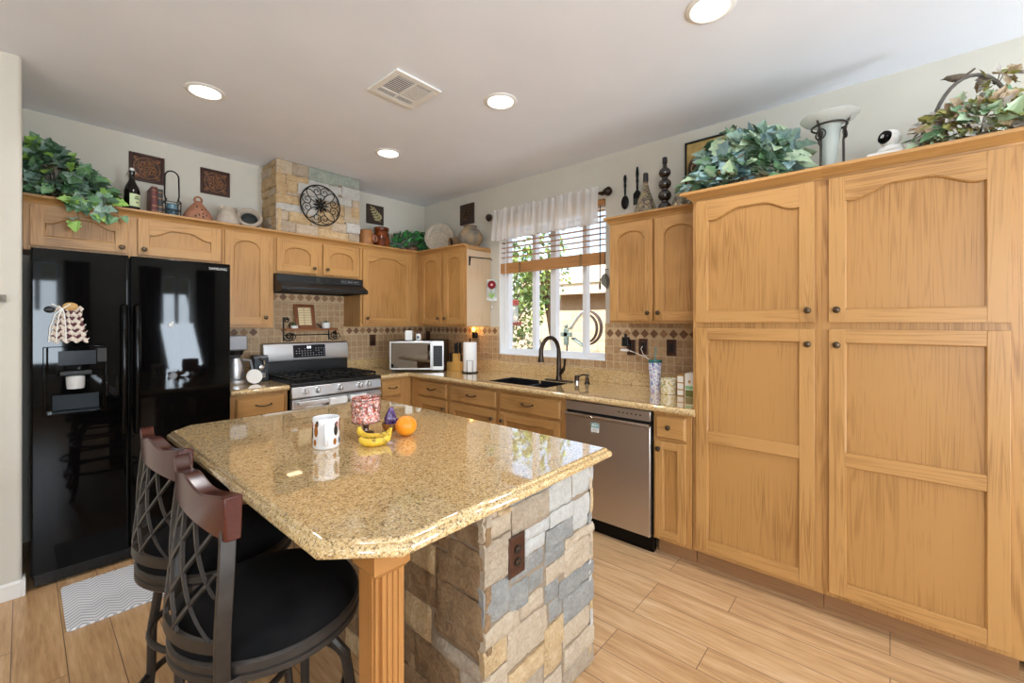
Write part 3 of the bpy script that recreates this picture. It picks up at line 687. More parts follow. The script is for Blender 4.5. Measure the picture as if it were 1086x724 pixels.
# ------------------------------------------------------------------ fridge
FX0, FX1, FS, FY = .03, .915, .408, 3.30
fr = thing('refrigerator', 'large black side-by-side refrigerator with a water dispenser in the left door', 'refrigerator', (.47, 3.6, 0))
MB().box(FX0 + .004, FX1 - .004, 3.372, 4.04, .03, 1.755).obj('cabinet_body', 'black', fr, bevel=.004)
mb = MB(); x0, x1 = FX0, FS - .006; z0, z1 = .075, 1.762; dx0, dx1, dz0, dz1 = .086, .305, .895, 1.118
mb.box(x0, dx0, FY, FY + .065, z0, z1).box(dx1, x1, FY, FY + .065, z0, z1).box(dx0, dx1, FY, FY + .065, z0, dz0).box(dx0, dx1, FY, FY + .065, dz1, z1).box(dx0, dx1, FY + .055, FY + .065, dz0, dz1)
dl = mb.obj('door', 'blackgloss', fr, smooth=0)
MB().tube([(x0 + .002, FY + .002, z0), (x0 + .002, FY + .002, z1)], .005, 8).tube([(x1 - .002, FY + .002, z0), (x1 - .002, FY + .002, z1)], .005, 8).obj('door_trim', 'blackgloss', dl)
def disp():
    mb = MB(); n = 14
    fx0, fx1, fz0, fz1 = .07, .32, .882, 1.25
    # frame of the dispenser
    for a in ((fx0, dx0, fz0, fz1), (dx1, fx1, fz0, fz1), (dx0, dx1, fz0, dz0), (dx0, dx1, dz1 + .0, fz1)): mb.box(a[0], a[1], FY - .006, FY + .004, a[2], a[3])
    mb.obj('dispenser_frame', 'blackgloss', dl, bevel=.004)
    MB().box(.125, .27, FY - .009, FY - .005, 1.15, 1.225).obj('control_screen', Mat('screen_grey', '#1d1f23', .2, Specular_IOR_Level=.12), dl)
    MB().box(.275, .312, FY - .009, FY - .005, 1.16, 1.235).obj('dispenser_buttons', Mat('button_grey', '#312f2d', .35, Specular_IOR_Level=.12), dl)
    MB().prism([(FY - .006, dz1), (FY + .04, dz1), (FY + .03, dz1 - .03), (FY - .004, dz1 - .025)], .13, .255, 'X').obj('dispenser_nozzle', 'black', dl, bevel=.004)
    MB().lathe([(.034, 1.02), (.036, 1.03), (.038, 1.085), (.03, 1.09), (0, 1.09)], (.192, FY + .024, 0), 18).obj('water_spout', Mat('spout_grey', '#c9c9c6', .25), dl)
    MB().prism([(FY - .002, dz0), (FY + .053, dz0), (FY + .053, dz0 + .09), (FY + .048, dz0 + .09), (FY + .03, dz0 + .014), (FY - .002, dz0 + .008)], dx0 + .02, dx1 - .02, 'X').obj('drip_tray', Mat('tray_grey', '#1d2429', .3, Specular_IOR_Level=.15), dl)
disp()
dr = MB().box(FS + .004, FX1, FY, FY + .065, .075, 1.762).obj('door', 'blackgloss', fr, bevel=.006)
for d, x in ((dl, .383), (dr, .440)):
    MB().tube([(x, FY + .004, .74), (x, FY - .03, .75), (x, FY - .042, .80), (x, FY - .042, 1.42), (x, FY - .03, 1.465), (x, FY + .004, 1.475)], [.012, .013, .0135, .0135, .013, .012], 12).obj('handle', 'blackgloss', d)
mb = MB().box(FX0 + .01, FX1 - .01, FY + .012, FY + .05, .012, .07)
for i in range(26): mb.box(.05 + i * .033, .05 + i * .033 + .022, FY + .008, FY + .013, .025, .055)
mb.obj('kick_grille', 'black', fr, bevel=.002)
MB().box(.06, .1, 3.5, 3.54, 0, .03).box(.84, .88, 3.5, 3.54, 0, .03).box(.06, .1, 3.95, 3.99, 0, .03).box(.84, .88, 3.95, 3.99, 0, .03).obj('feet', 'black', fr)
M['lettering'] = plain('silver_letters', '#d8d8d6', .4)
text('lettering', 'SAMSUNG', .022, 'lettering', dr, (.845, FY - .0012, 1.725), (PI / 2, 0, 0))

t = thing('hanging_pouch', 'frilly lace-trimmed cloth ornament hung on the left fridge door', 'ornament', (.16, FY, 1.27))
M['lace'] = plain('cream_lace', '#d9cdbf', .9, var=.15, scale=90); M['maroon'] = plain('maroon_cloth', '#5d3138', .9, var=.2, scale=60)
mb = MB()
MB().prism([(.095, 1.28), (.235, 1.275), (.205, 1.46), (.135, 1.46)], FY - .012, FY - .004, 'Y').obj('cloth_back', 'maroon', t)
for k, (z, w) in enumerate(((1.285, .074), (1.318, .067), (1.35, .062), (1.383, .052), (1.415, .046), (1.448, .052))):
    mb.grid(lambda s, t_: (.165 + (s - .5) * 2 * w + .004 * math.sin(20 * t_), FY - .012 - .008 * math.sin(s * 34 + k) * (1 - t_) - .004, z + .024 * t_ - .012 + .007 * math.sin(s * 25 + k)), 30, 4, 0)
mb.obj('ruffles', ['lace', 'maroon'], t)
MB().ball((.17, FY - .014, 1.462), (.03, .012, .022)).obj('beige_knot', Mat('straw', '#c19a5f', .8), t)
MB().ball((.095, FY - .009, 1.445), (.022, .008, .018)).obj('dark_disc', 'black', t)
mb = MB()
for dx in (-.045, -.02, .012): mb.tube([(.14, FY - .024, 1.45), (.14 + dx * .6, FY - .03, 1.42), (.14 + dx, FY - .031, 1.35), (.14 + dx * 1.1, FY - .03, 1.275)], .0028, 6)
mb.tube([(.10, FY - .022, 1.475), (.14, FY - .024, 1.45), (.17, FY - .024, 1.475)], .003, 6)
mb.obj('ribbon', 'white', t)
t = thing('fridge_magnet', 'round silver ring-patterned magnet on the right fridge door', 'magnet', (.61, FY, 1.05))
q = Matrix.Rotation(PI / 2, 3, 'X')
MB().lathe([(0, 0), (.02, 0), (.021, .003), (.019, .006), (.0165, .006), (.015, .004), (.012, .004), (.010, .007), (.006, .0075), (0, .005)], (.61, FY, 1.05), 24, 0, q).obj('disc', Mat('magnet_grey', '#77787a', .45, .3), t)
solo('fridge_magnet', MB().ball((.598, FY - .004, 1.36), (.011, .004, .013)).ball((.607, FY - .005, 1.375), (.006, .003, .006)), 'lettering', 'tiny pale magnet above the round one on the right fridge door', 'magnet', (.6, FY, 1.35))

# ------------------------------------------------------------------ range hood and range
hd = thing('range_hood', 'black under-cabinet range hood over the gas range', 'range hood', (1.72, 3.6, 1.62))
HX0, HX1 = 1.347, 2.093
mb = MB().prism([(YB - .02, 1.773), (3.70, 1.773), (3.688, 1.767), (3.686, 1.712), (3.60, 1.668), (3.592, 1.66), (3.592, 1.638), (3.605, 1.632), (3.66, 1.632), (3.665, 1.648), (YB - .05, 1.648), (YB - .045, 1.632), (YB - .02, 1.632)], HX0, HX1, 'X')
mb.obj('shell', 'black', hd, bevel=.002)
MB().box(HX0 + .001, HX0 + .03, 3.61, YB - .03, 1.632, 1.65).box(HX1 - .03, HX1 - .001, 3.61, YB - .03, 1.632, 1.65).obj('side_lip', 'black', hd)
for x in (1.66, 1.735): MB().box(x, x + .03, 3.682, 3.69, 1.728, 1.752).obj('rocker_switch', Mat('switch_black', '#2a2a2a', .3), hd, bevel=.002)
mb = MB()
for i, w in enumerate((.02, .012, .024, .014, .02, .01)): mb.box(1.885 + i * .03, 1.885 + i * .03 + w, 3.6848, 3.6862, 1.735, 1.745)
mb.box(1.872, 2.062, 3.685, 3.6862, 1.752, 1.7535).box(1.872, 2.062, 3.685, 3.6862, 1.7265, 1.728)
mb.obj('label_strip', plain('dim_letters', '#6f7378', .5), hd)
MB().box(1.45, 1.55, 3.68, 3.76, 1.639, 1.648).obj('lamp_lens', emit('hood_lamp', '#ffe2b0', 3), hd)

rg_ = thing('gas_range', 'stainless steel gas range with black cooktop and five knobs', 'range', (1.73, 3.7, 0))
RX0, RX1, RY = 1.352, 2.112, 3.415
MB().box(RX0, RX1, RY + .03, YB - .025, .09, .89).obj('oven_body', 'black', rg_, bevel=.003)
MB().box(RX0 + .01, RX1 - .01, RY + .06, RY + .1, .0, .09).obj('kick_plate', 'black', rg_)
mb = MB().prism([(RY + .05, .885), (RY + .002, .878), (RY - .012, .80), (RY - .004, .79), (RY + .05, .79)], RX0, RX1, 'X')
mb.obj('control_panel', 'steelX', rg_, bevel=.004)
for x in (1.455, 1.548, 1.732, 1.905, 1.985):
    q = Matrix.Rotation(PI / 2 - .15, 3, 'X')
    k = MB().lathe([(0, 0), (.026, 0), (.026, .008), (.021, .012), (.019, .034), (.016, .038), (0, .038)], (x, RY - .003, .842), 22, 0, q).obj('knob', 'steelX', rg_)
    mb = MB(); mb.box(x - .005, x + .005, RY - .05, RY - .038, .824, .868); mb.obj('knob_grip', 'chrome', k, bevel=.002)
od = MB().box(RX0 + .004, RX1 - .004, RY - .004, RY + .03, .22, .782).obj('oven_door', 'steelX', rg_, bevel=.004)
MB().box(RX0 + .09, RX1 - .09, RY - .0065, RY - .003, .33, .66).obj('oven_glass', 'blackgloss', od)
mb = MB()
for x in (RX0 + .05, RX1 - .05): mb.box(x - .012, x + .012, RY - .05, RY, .742, .766)
mb.box(RX0 + .03, RX1 - .03, RY - .062, RY - .044, .738, .772); mb.obj('oven_handle', 'steelX', od, bevel=.005)
MB().box(RX0 + .004, RX1 - .004, RY - .002, RY + .03, .1, .212).obj('storage_drawer', 'steelX', rg_, bevel=.004)
mb = MB().box(RX0 - .004, RX1 + .004, RY + .0, YB - .09, .886, .906)
mb.obj('cooktop', 'black', rg_, bevel=.005)
for gi in range(3):
    gx0 = RX0 + .012 + gi * .247; gx1 = gx0 + .238; gy0, gy1 = RY + .05, YB - .14
    mb = MB(); b = .007
    for (a0, a1, c0, c1) in ((gx0, gx1, gy0, gy0 + .014), (gx0, gx1, gy1 - .014, gy1), (gx0, gx0 + .014, gy0, gy1), (gx1 - .014, gx1, gy0, gy1), (gx0, gx1, (gy0 + gy1) / 2 - .007, (gy0 + gy1) / 2 + .007)): mb.box(a0, a1, c0, c1, .925, .94)
    for px in (.28, .5, .72):
        x = gx0 + (gx1 - gx0) * px; mb.box(x - .006, x + .006, gy0, gy1, .927, .943)
    for y in (gy0 + .12, gy1 - .12): mb.box(gx0, gx1, y - .006, y + .006, .927, .943)
    for x in (gx0 + .004, gx1 - .016):
        for y in (gy0 + .002, gy1 - .014): mb.box(x, x + .012, y, y + .012, .905, .926)
    mb.obj('burner_grate', 'iron', rg_, bevel=.002)
    for y in ((gy0 + .12), (gy1 - .12)):
        MB().lathe([(.055, .905), (.05, .912), (.038, .914), (.036, .921), (.03, .924), (0, .924)], ((gx0 + gx1) / 2, y, 0), 20).obj('burner', 'iron', rg_)
mb = MB().prism([(YB - .03, 1.03), (YB - .075, 1.03), (YB - .082, 1.045), (YB - .062, 1.185), (YB - .05, 1.195), (YB - .03, 1.195)], RX0, RX1, 'X')
bg = mb.obj('backguard', 'steelX', rg_, bevel=.004)
MB().box(RX0 + .005, RX1 - .005, YB - .07, YB - .03, .89, 1.032).obj('vent_back', 'black', rg_, bevel=.003)
def bgp(z): return YB - .082 + (z - 1.045) / .14 * .02
mb = MB(); mb.add([(1.595, bgp(1.06) - .0015, 1.06), (1.885, bgp(1.06) - .0015, 1.06), (1.885, bgp(1.172) - .0015, 1.172), (1.595, bgp(1.172) - .0015, 1.172), (1.595, bgp(1.06) + .01, 1.06), (1.885, bgp(1.06) + .01, 1.06), (1.885, bgp(1.172) + .01, 1.172), (1.595, bgp(1.172) + .01, 1.172)], [(0, 1, 2, 3), (4, 7, 6, 5), (0, 4, 5, 1), (1, 5, 6, 2), (2, 6, 7, 3), (3, 7, 4, 0)])
mb.obj('touch_panel', Mat('panel_dark', '#23262c', .2), bg, smooth=0)
text('clock_digits', '8:8', .03, 'display', bg, (1.735, bgp(1.148) - .003, 1.148), (PI / 2 - .14, 0, 0))
mb = MB()
for i in range(11):
    for j in range(4):
        x = 1.618 + i * .025; z = 1.075 + j * .02
        if 3 < i < 7 and j > 2: continue
        if random.random() < .25: continue
        mb.box(x, x + .009, bgp(z) - .0025, bgp(z) - .001, z, z + .006)
mb.obj('touch_key_marks', Mat('key_grey', '#9aa0a8', .5), bg)
for i, (x, l) in enumerate(((1.69, 'white dish towel on the oven handle, left of two'), (1.865, 'white dish towel on the oven handle, right of two'))):
    mb = MB(); w = .075
    def cloth(s, t_):
        z = .60 + .176 * min(1, t_ * 1.7) if t_ < .588 else .776 - .10 * (t_ - .588) / .412
        y = RY - .067 - .003 * math.sin(s * 9) if t_ < .56 else (RY - .053 if t_ < .62 else RY - .039)
        return (x + (s - .5) * 2 * w, y, z + (.003 if t_ > .5 and t_ < .65 else 0))
    mb.grid(cloth, 14, 26)
    o = solo('dish_towel', mb, 'white', l, 'towel', (x, RY - .06, .6), 'white dish towels'); o.modifiers.new('s', 'SOLIDIFY').thickness = .003

# ------------------------------------------------------------------ dishwasher, sink, tap
dw = thing('dishwasher', 'stainless steel dishwasher under the counter beside the pantry', 'dishwasher', (2.46, 1.36, 0)); DX = 2.445
MB().box(DX + .03, XR - .03, 1.062, 1.664, .1, .855).obj('tub', 'black', dw)
d = MB().box(DX, DX + .032, 1.064, 1.662, .105, .762).obj('door_panel', 'steelY', dw, bevel=.004)
MB().box(DX + .002, DX + .032, 1.064, 1.662, .79, .85).obj('control_strip', 'steelY', dw, bevel=.003)
MB().box(DX + .022, DX + .03, 1.068, 1.658, .76, .792).obj('handle_recess', 'black', dw)
MB().prism([(DX - .012, .776), (DX - .022, .768), (DX - .02, .756), (DX - .004, .748), (DX + .004, .748), (DX + .02, .776)], 1.066, 1.66, 'Y').obj('handle_lip', 'chrome', d, bevel=.001)
MB().box(DX + .05, DX + .09, 1.064, 1.662, 0, .1).obj('kick_plate', 'blackgloss', dw)
mb = MB()
for i in range(6): mb.box(DX + .0008, DX + .003, 1.12 + i * .028, 1.12 + i * .028 + .012, .818, .824)
mb.obj('button_marks', 'black', dw)
mb = MB().box(DX - .0012, DX, 1.405, 1.462, .668, .728, 0)
mb.box(DX - .0018, DX - .001, 1.407, 1.460, .697, .726, 1)
for i, (a, b) in enumerate(((1.413, 1.420), (1.424, 1.432), (1.436, 1.444), (1.448, 1.454))): mb.box(DX - .0024, DX - .0016, a, b, .704, .72, 0)
for z in (.688, .681, .674): mb.box(DX - .002, DX - .001, 1.415, 1.452, z, z + .002, 2)
mb.obj('sticker', ['white', Mat('teal', '#5aa5ac', .5), Mat('ink', '#8a8f8c', .6)], d)
M['sink'] = plain('black_composite', '#17171a', .35, var=.2, scale=200)
sk = thing('kitchen_sink', 'black double-bowl sink set into the granite counter under the window', 'sink', (2.67, 2.18, .7))
for y0, y1 in ((SY0 + .004, 2.16), (2.185, SY1 - .004)):
    mb = MB(); x0, x1 = SX0 + .004, SX1 - .004; zb, zt = .70, CT - .002; t_ = .008
    mb.box(x0, x1, y0, y1, zb - t_, zb).box(x0, x0 + t_, y0, y1, zb, zt).box(x1 - t_, x1, y0, y1, zb, zt).box(x0, x1, y0, y0 + t_, zb, zt - (.03 if y0 > 2.17 else 0)).box(x0, x1, y1 - t_, y1, zb, zt - (.03 if y0 < 2 else 0))
    b = mb.obj('bowl', 'sink', sk, smooth=0)
    MB().lathe([(.045, 0), (.043, .004), (.03, .002), (0, .001)], ((x0 + x1) / 2, (y0 + y1) / 2, zb), 20).obj('drain', 'chrome', b)
MB().box(SX0 + .004, SX1 - .004, 2.158, 2.187, .84, .872).obj('divider', 'sink', sk, bevel=.006)
t = thing('faucet', 'dark bronze gooseneck kitchen faucet behind the sink', 'faucet', (2.89, 2.03, CT))
bx, by = 2.89, 2.03
MB().prism([(bx + .03 * math.cos(a), by + (.105 if math.sin(a) > 0 else -.105) + .03 * math.sin(a)) for a in [2 * PI * i / 24 for i in range(24)]], CT, CT + .008).obj('deck_plate', 'bronze', t, bevel=.002)
dxy = Vector((-.2, .03, 0)); P = [(bx, by, CT + .005), (bx, by, CT + .1), (bx, by, CT + .23)]
for i in range(1, 13):
    a = PI * i / 12; P.append((bx + dxy.x * (1 - math.cos(a)) / 2, by + dxy.y * (1 - math.cos(a)) / 2, CT + .23 + .125 * math.sin(a)))
P.append((bx + dxy.x, by + dxy.y, CT + .2))
MB().tube(P, [.022, .019, .0175] + [.0165] * 12 + [.017], 14).lathe([(.026, 0), (.026, .01), (.02, .05), (.018, .055)], (bx, by, CT + .006), 18).obj('spout', 'bronze', t)
MB().lathe([(.0, .275), (.014, .275), (.017, .255), (.018, .22), (.024, .175), (.024, .165), (0, .165)], (bx + dxy.x, by + dxy.y, CT), 18).obj('spray_head', 'bronze', t)
MB().tube([(bx, by - .005, CT + .05), (bx, by - .035, CT + .085), (bx, by - .05, CT + .105)], [.017, .016, .014], 12).tube([(bx, by - .05, CT + .105), (bx - .002, by - .058, CT + .14), (bx - .004, by - .062, CT + .185)], [.008, .009, .011], 10).obj('lever_handle', 'bronze', t)
t = thing('soap_dispenser', 'short black-capped button on the counter right of the faucet', 'soap dispenser', (2.88, 1.85, CT), 'sink counter fittings')
MB().lathe([(.021, 0), (.021, .018), (.019, .02)], (2.88, 1.85, CT), 18).obj('base', 'chrome', t); MB().lathe([(.019, .02), (.019, .055), (.016, .06), (0, .06)], (2.88, 1.85, CT), 18).obj('cap', 'bronze', t)
t = thing('soap_dispenser', 'dark pump soap dispenser with a curved spout right of the faucet', 'soap dispenser', (2.9, 1.77, CT), 'sink counter fittings')
MB().lathe([(.022, 0), (.022, .006), (.014, .014), (.014, .04), (.009, .045), (.009, .058), (.016, .062), (.014, .072), (0, .074)], (2.9, 1.77, CT), 18).obj('pump', 'bronze', t)
MB().tube([(2.9, 1.77, CT + .066), (2.87, 1.785, CT + .072), (2.845, 1.80, CT + .066), (2.835, 1.805, CT + .052)], [.006, .006, .0055, .005], 10).obj('spout', 'bronze', t)

# ------------------------------------------------------------------ counter things
mc = thing('microwave_oven', 'stainless microwave with a mirrored door set diagonally in the counter corner', 'microwave', (2.53, 3.45, CT))
a_ = math.atan2(-.74, .67); U = Vector((math.cos(a_), math.sin(a_), 0)); N = Vector((-math.sin(a_) * -1, 0, 0)); N = Vector((-.741, -.671, 0)).normalized(); U = Vector((.671, -.741, 0)).normalized(); O = Vector((2.535, 3.46, 0))
mtf = lambda u, w, z: tuple(O + U * u + N * w + Vector((0, 0, z)))
MB(mtf).box(-.262, .262, -.36, 0, CT + .012, 1.198).obj('case', 'black', mc, bevel=.004)
MB(mtf).box(-.262, .15, 0, .018, CT + .016, 1.195).obj('door', 'steelX', mc, bevel=.004)
MB(mtf).box(-.245, .135, .018, .0195, CT + .035, 1.178).obj('mirror_glass', Mat('mirror_dark', '#8d8782', .03, 1.0), mc, smooth=0)
mb = MB(mtf).box(.152, .262, 0, .016, CT + .016, 1.195, 0).box(.162, .25, .016, .0175, CT + .05, 1.15, 1)
for i in range(3):
    for j in range(7): mb.box(.17 + i * .027, .187 + i * .027, .0175, .019, CT + .062 + j * .025, CT + .076 + j * .025, 2)
mb.obj('control_panel', ['steelX', 'black', Mat('key_dark', '#33353a', .4)], mc)
mb = MB(mtf)
for u in (-.23, .23):
    for w in (-.03, -.33): mb.box(u - .015, u + .015, w - .015, w + .015, CT, CT + .014)
mb.obj('feet', 'black', mc)
p = mtf(-.10, -.12, 1.199)
solo('paper_box', MB(lambda x, y, z: tuple(Vector(p) + U * x - N * y + Vector((0, 0, z)))).box(-.035, .035, -.03, .03, 0, .095), 'white', 'small plain white box standing on the microwave', 'box', p, bevel=.002)
p = Vector(mtf(.0, -.08, 1.199))
t = thing('bottle', 'small white bottle with brown cap on the microwave', 'bottle', p)
MB().lathe([(0, 0), (.024, 0), (.026, .004), (.026, .05), (.02, .062), (.014, .066)], p, 18).obj('bottle_body', 'white', t); MB().lathe([(.014, .066), (.018, .067), (.018, .092), (.012, .096), (0, .096)], p, 16).obj('cap', 'plate', t)
mb = MB(lambda x, y, z: tuple(p + U * x + N * (.026 + y) + Vector((0, 0, z)))); mb.box(-.012, .012, -.002, .0012, .018, .042); mb.obj('label_patch', Mat('label_grey', '#4a5a6a', .6), t)

M['block'] = oak('pale_block', 'Z', '#d9a95c', '#bb8338', .4)
def knives(mb, pts, p, ax=(0, 0, 1)):
    for (x, y, h, z) in pts:
        b = Vector(p) + Vector((x, y, z)); mb.tube([b, b + Vector((0, .0, h * .5)), b + Vector((0, .004, h))], [.0085, .0095, .0075], 8)
p = Vector((2.855, 3.298, CT))
t = thing('knife_block', 'small wooden knife block with short knives beside the microwave', 'knife block', p, 'wooden knife blocks')
MB().box(p.x - .045, p.x + .045, p.y - .045, p.y + .045, CT, CT + .082).obj('wood_block', 'block', t, bevel=.004)
for (x, y) in ((-.022, .01), (-.018, -.022), (.015, .02), (.02, -.015)): 
    mb = MB(); knives(mb, [(x, y, .09, .081)], p); mb.obj('knife', 'black', t)
p = Vector((2.85, 3.19, CT))
t = thing('knife_block', 'taller wooden knife block with long black handles beside the paper towels', 'knife block', p, 'wooden knife blocks')
MB().prism([(p.y - .06, CT), (p.y + .05, CT), (p.y + .05, CT + .17), (p.y - .02, CT + .17), (p.y - .025, CT + .10), (p.y - .06, CT + .09)], p.x - .05, p.x + .05, 'X').obj('wood_block', 'block', t, bevel=.003)
for (x, y, h, z) in ((-.03, .03, .10, .168), (-.028, .005, .11, .168), (.0, .035, .105, .168), (.005, .005, .1, .168), (.03, .02, .11, .168), (-.02, -.045, .085, .094), (.015, -.045, .08, .094)):
    mb = MB(); knives(mb, [(x, y, h, z)], p); mb.obj('knife', 'black', t)
p = Vector((2.80, 2.99, CT))
t = thing('paper_towel_holder', 'black wire stand holding a full white paper towel roll', 'towel holder', p)
mb = MB().tube([(p.x + .075 * math.cos(a), p.y + .075 * math.sin(a), CT + .006) for a in [2 * PI * i / 28 for i in range(28)]], .005, 8, closed=True)
mb.tube([(p.x, p.y, CT + .004), (p.x, p.y, CT + .31)], .005, 8).ball((p.x, p.y, CT + .315), .009).tube([(p.x - .075, p.y, CT + .006), (p.x + .075, p.y, CT + .006)], .004, 6)
q_ = Vector((-.066, -.03, 0)); r_ = Vector((-.03, -.066, 0))
mb.tube([p + q_ * 1.02 + Vector((0, 0, .006)), p + q_ * 1.06 + Vector((0, 0, .12)), p + r_ * 1.06 + Vector((0, 0, .12)), p + r_ * 1.02 + Vector((0, 0, .006))], .003, 6)
mb.obj('wire_stand', 'iron', t)
solo('paper_towel_roll', MB().lathe([(.018, .012), (.062, .012), (.0635, .016), (.0635, .284), (.062, .288), (.018, .288), (.018, .012)], p, 28), plain('paper_white', '#f4f4f2', .9, var=.02), 'white paper towel roll on the wire stand by the window corner', 'paper towels', p)
t = thing('night_light', 'glowing amber plug-in night light on the tile under the corner cabinet', 'night light', (XR - .012, 3.2, 1.24))
MB().box(XR - .045, XR - .0115, 3.17, 3.225, 1.215, 1.275).obj('plug_body', 'black', t, bevel=.006)
MB().ball((XR - .04, 3.2, 1.305), (.016, .022, .024)).obj('glowing_bulb', 'nightlight', t)
light('night_light_glow', 'POINT', (XR - .075, 3.2, 1.31), .55, (1, .6, .22), shadow_soft_size=.02)

# left counter: coffee maker, white disc, can opener
p = Vector((1.085, 3.80, CT))
t = thing('coffee_maker', 'steel and black coffee maker tucked beside the fridge', 'coffee maker', p)
MB().lathe([(0, 0), (.085, 0), (.088, .006), (.088, .03), (.08, .036), (0, .036)], p, 28).obj('warming_base', 'steelX', t)
MB().box(p.x - .06, p.x + .06, p.y + .055, p.y + .125, CT, CT + .27).obj('water_tank', 'black', t, bevel=.008)
MB().box(p.x - .068, p.x + .068, p.y - .07, p.y + .125, CT + .26, CT + .375).obj('brew_head', Mat('brew_grey', '#8b8b8d', .4, .3), t, bevel=.012)
MB().lathe([(.05, .225), (.06, .262)], p, 20).obj('filter_basket', 'black', t)
k = MB().lathe([(0, .036), (.05, .036), (.062, .05), (.066, .1), (.06, .15), (.045, .19), (.048, .205), (0, .208)], p, 24).obj('carafe', 'steelX', t)
MB().tube([p + Vector((.045, -.03, .185)), p + Vector((.09, -.055, .18)), p + Vector((.1, -.06, .12)), p + Vector((.085, -.05, .07)), p + Vector((.058, -.035, .07))], [.007, .009, .009, .008, .007], 8).obj('handle', Mat('handle_grey', '#8f9296', .4), k)
p = Vector((1.19, 3.715, CT)); q = Matrix.Rotation(PI / 2 - .22, 3, 'X')
solo('white_saucer', MB().lathe([(0, 0), (.04, .001), (.055, .006), (.056, .009), (.04, .006), (0, .005)], p + Vector((0, .0, .056)), 28, 0, q), 'white', 'small white saucer leaning against the coffee maker', 'saucer', p)
p = Vector((1.275, 3.86, CT))
t = thing('can_opener', 'black electric can opener with a chrome face left of the range', 'can opener', p)
MB().prism([(p.y - .05, CT), (p.y + .06, CT), (p.y + .055, CT + .19), (p.y + .04, CT + .21), (p.y - .03, CT + .21), (p.y - .045, CT + .19)], p.x - .055, p.x + .055, 'X').obj('housing', Mat('blue_black', '#1b242c', .25), t, bevel=.006)
q = Matrix.Rotation(PI / 2, 3, 'X')
MB().lathe([(0, 0), (.022, 0), (.022, .01), (.016, .016), (0, .018)], (p.x, p.y - .048, CT + .115), 20, 0, q).obj('cutter_wheel', 'chrome', t)
MB().tube([(p.x - .01, p.y - .05, CT + .19), (p.x + .01, p.y - .07, CT + .17), (p.x + .02, p.y - .065, CT + .14)], .009, 8).obj('lever', 'chrome', t)
MB().box(p.x - .03, p.x + .03, p.y - .06, p.y - .045, CT + .03, CT + .07).obj('magnet_arm', 'chrome', t, bevel=.004)

# right end of counter
def pattern(name, base, cols, scale, thr=.5):
    m = Mat(name, base, .3); v = m.coord(); vo = m.node('TexVoronoi'); vo.inputs['Scale'].default_value = scale; m.link(v, vo.inputs['Vector'])
    s_ = m.node('SeparateColor'); m.link(vo.outputs['Color'], s_.inputs[0]); n = len(cols)
    c_ = m.ramp(s_.outputs[0], [(i / n, c) for i, c in enumerate(cols)], 'CONSTANT')
    n2 = m.noise(v, scale * 1.3, 2); mask = m.ramp(n2, [(thr, (0, 0, 0, 1)), (thr + .03, (1, 1, 1, 1))])
    m.color(m.mix(base, c_, mask)); return m
p = Vector((2.90, 1.225, CT))
t = thing('tumbler', 'tall blue floral tumbler with teal lid and straw by the tile wall', 'tumbler', p)
MB().lathe([(0, 0), (.033, 0), (.035, .004), (.037, .09), (.043, .15), (.044, .205), (0, .205)], p, 26).obj('cup_body', pattern('blue_floral', '#e6e7ee', ['#6f86c4', '#93a6d8', '#b7a0c4', '#5571b4'], 60, .5), t)
MB().lathe([(.046, .2), (.047, .207), (.046, .217), (.03, .22), (0, .22)], p, 26).obj('lid', Mat('teal_lid', '#2f6f6c', .2), t)
MB().tube([p + Vector((0, 0, .218)), p + Vector((.006, -.004, .31))], .0045, 8).obj('straw', Mat('green_straw', '#4d8a80', .3), t)
p = Vector((2.86, 1.115, CT))
t = thing('mug', 'wide cream mug with yellow floral pattern beside the blue tumbler', 'mug', p)
MB().lathe([(0, 0), (.046, 0), (.05, .004), (.052, .05), (.052, .102), (.05, .103), (.048, .1), (.047, .01), (0, .008)], p, 28).obj('cup_body', pattern('yellow_floral', '#e9e3cd', ['#c9b464', '#a8b07a', '#d8c98c', '#b9a06a'], 45, .5), t)
MB().tube([p + Vector((.03, -.042, .085)), p + Vector((.048, -.066, .08)), p + Vector((.052, -.072, .05)), p + Vector((.045, -.064, .025)), p + Vector((.03, -.042, .02))], .006, 8).obj('handle', 'white', t)
p = Vector((2.86, 1.0, CT))
solo('tea_box', MB().box(p.x - .04, p.x + .05, p.y - .0, p.y + .045, CT, CT + .135, 0).box(p.x - .0415, p.x - .04, p.y + .004, p.y + .041, CT + .09, CT + .128, 1).box(p.x - .0415, p.x - .04, p.y + .004, p.y + .041, CT + .045, CT + .082, 1).box(p.x - .0415, p.x - .04, p.y + .004, p.y + .041, CT + .006, CT + .037, 1), [Mat('kraft', '#b08a4a', .6), 'white'], 'narrow tan and white tea box standing between mug and green box', 'box', p)
p = Vector((2.85, .93, CT))
t = thing('tea_box', 'white and green tea box against the pantry side', 'box', p)
MB().box(p.x - .045, p.x + .06, p.y - .06, p.y + .06, CT, CT + .15).obj('carton', 'white', t, bevel=.002)
mb = MB().box(p.x - .0465, p.x - .045, p.y - .055, p.y + .055, CT + .052, CT + .072, 0).box(p.x - .0465, p.x - .045, p.y - .055, p.y + .055, CT + .003, CT + .045, 1)
for dy in (-.03, .0, .03): mb.box(p.x - .0465, p.x - .045, p.y + dy - .007, p.y + dy + .007, CT + .09, CT + .108, 2)
mb.obj('printed_bands', [Mat('pale_green', '#8fc493', .5), Mat('olive_print', '#6b7038', .6), Mat('tan_print', '#b58f5c', .6)], t)
t = thing('phone_charger', 'black wall charger with a white puck and cord plugged in near the window', 'charger', (XR - .04, 1.505, 1.2))
MB().box(XR - .058, XR - .0205, 1.495, 1.545, 1.195, 1.265).tube([(XR - .045, 1.52, 1.26), (XR - .045, 1.52, 1.29)], .01, 8).obj('adapter', 'black', t, bevel=.008)
q = Matrix.Rotation(PI / 2, 3, 'Y')
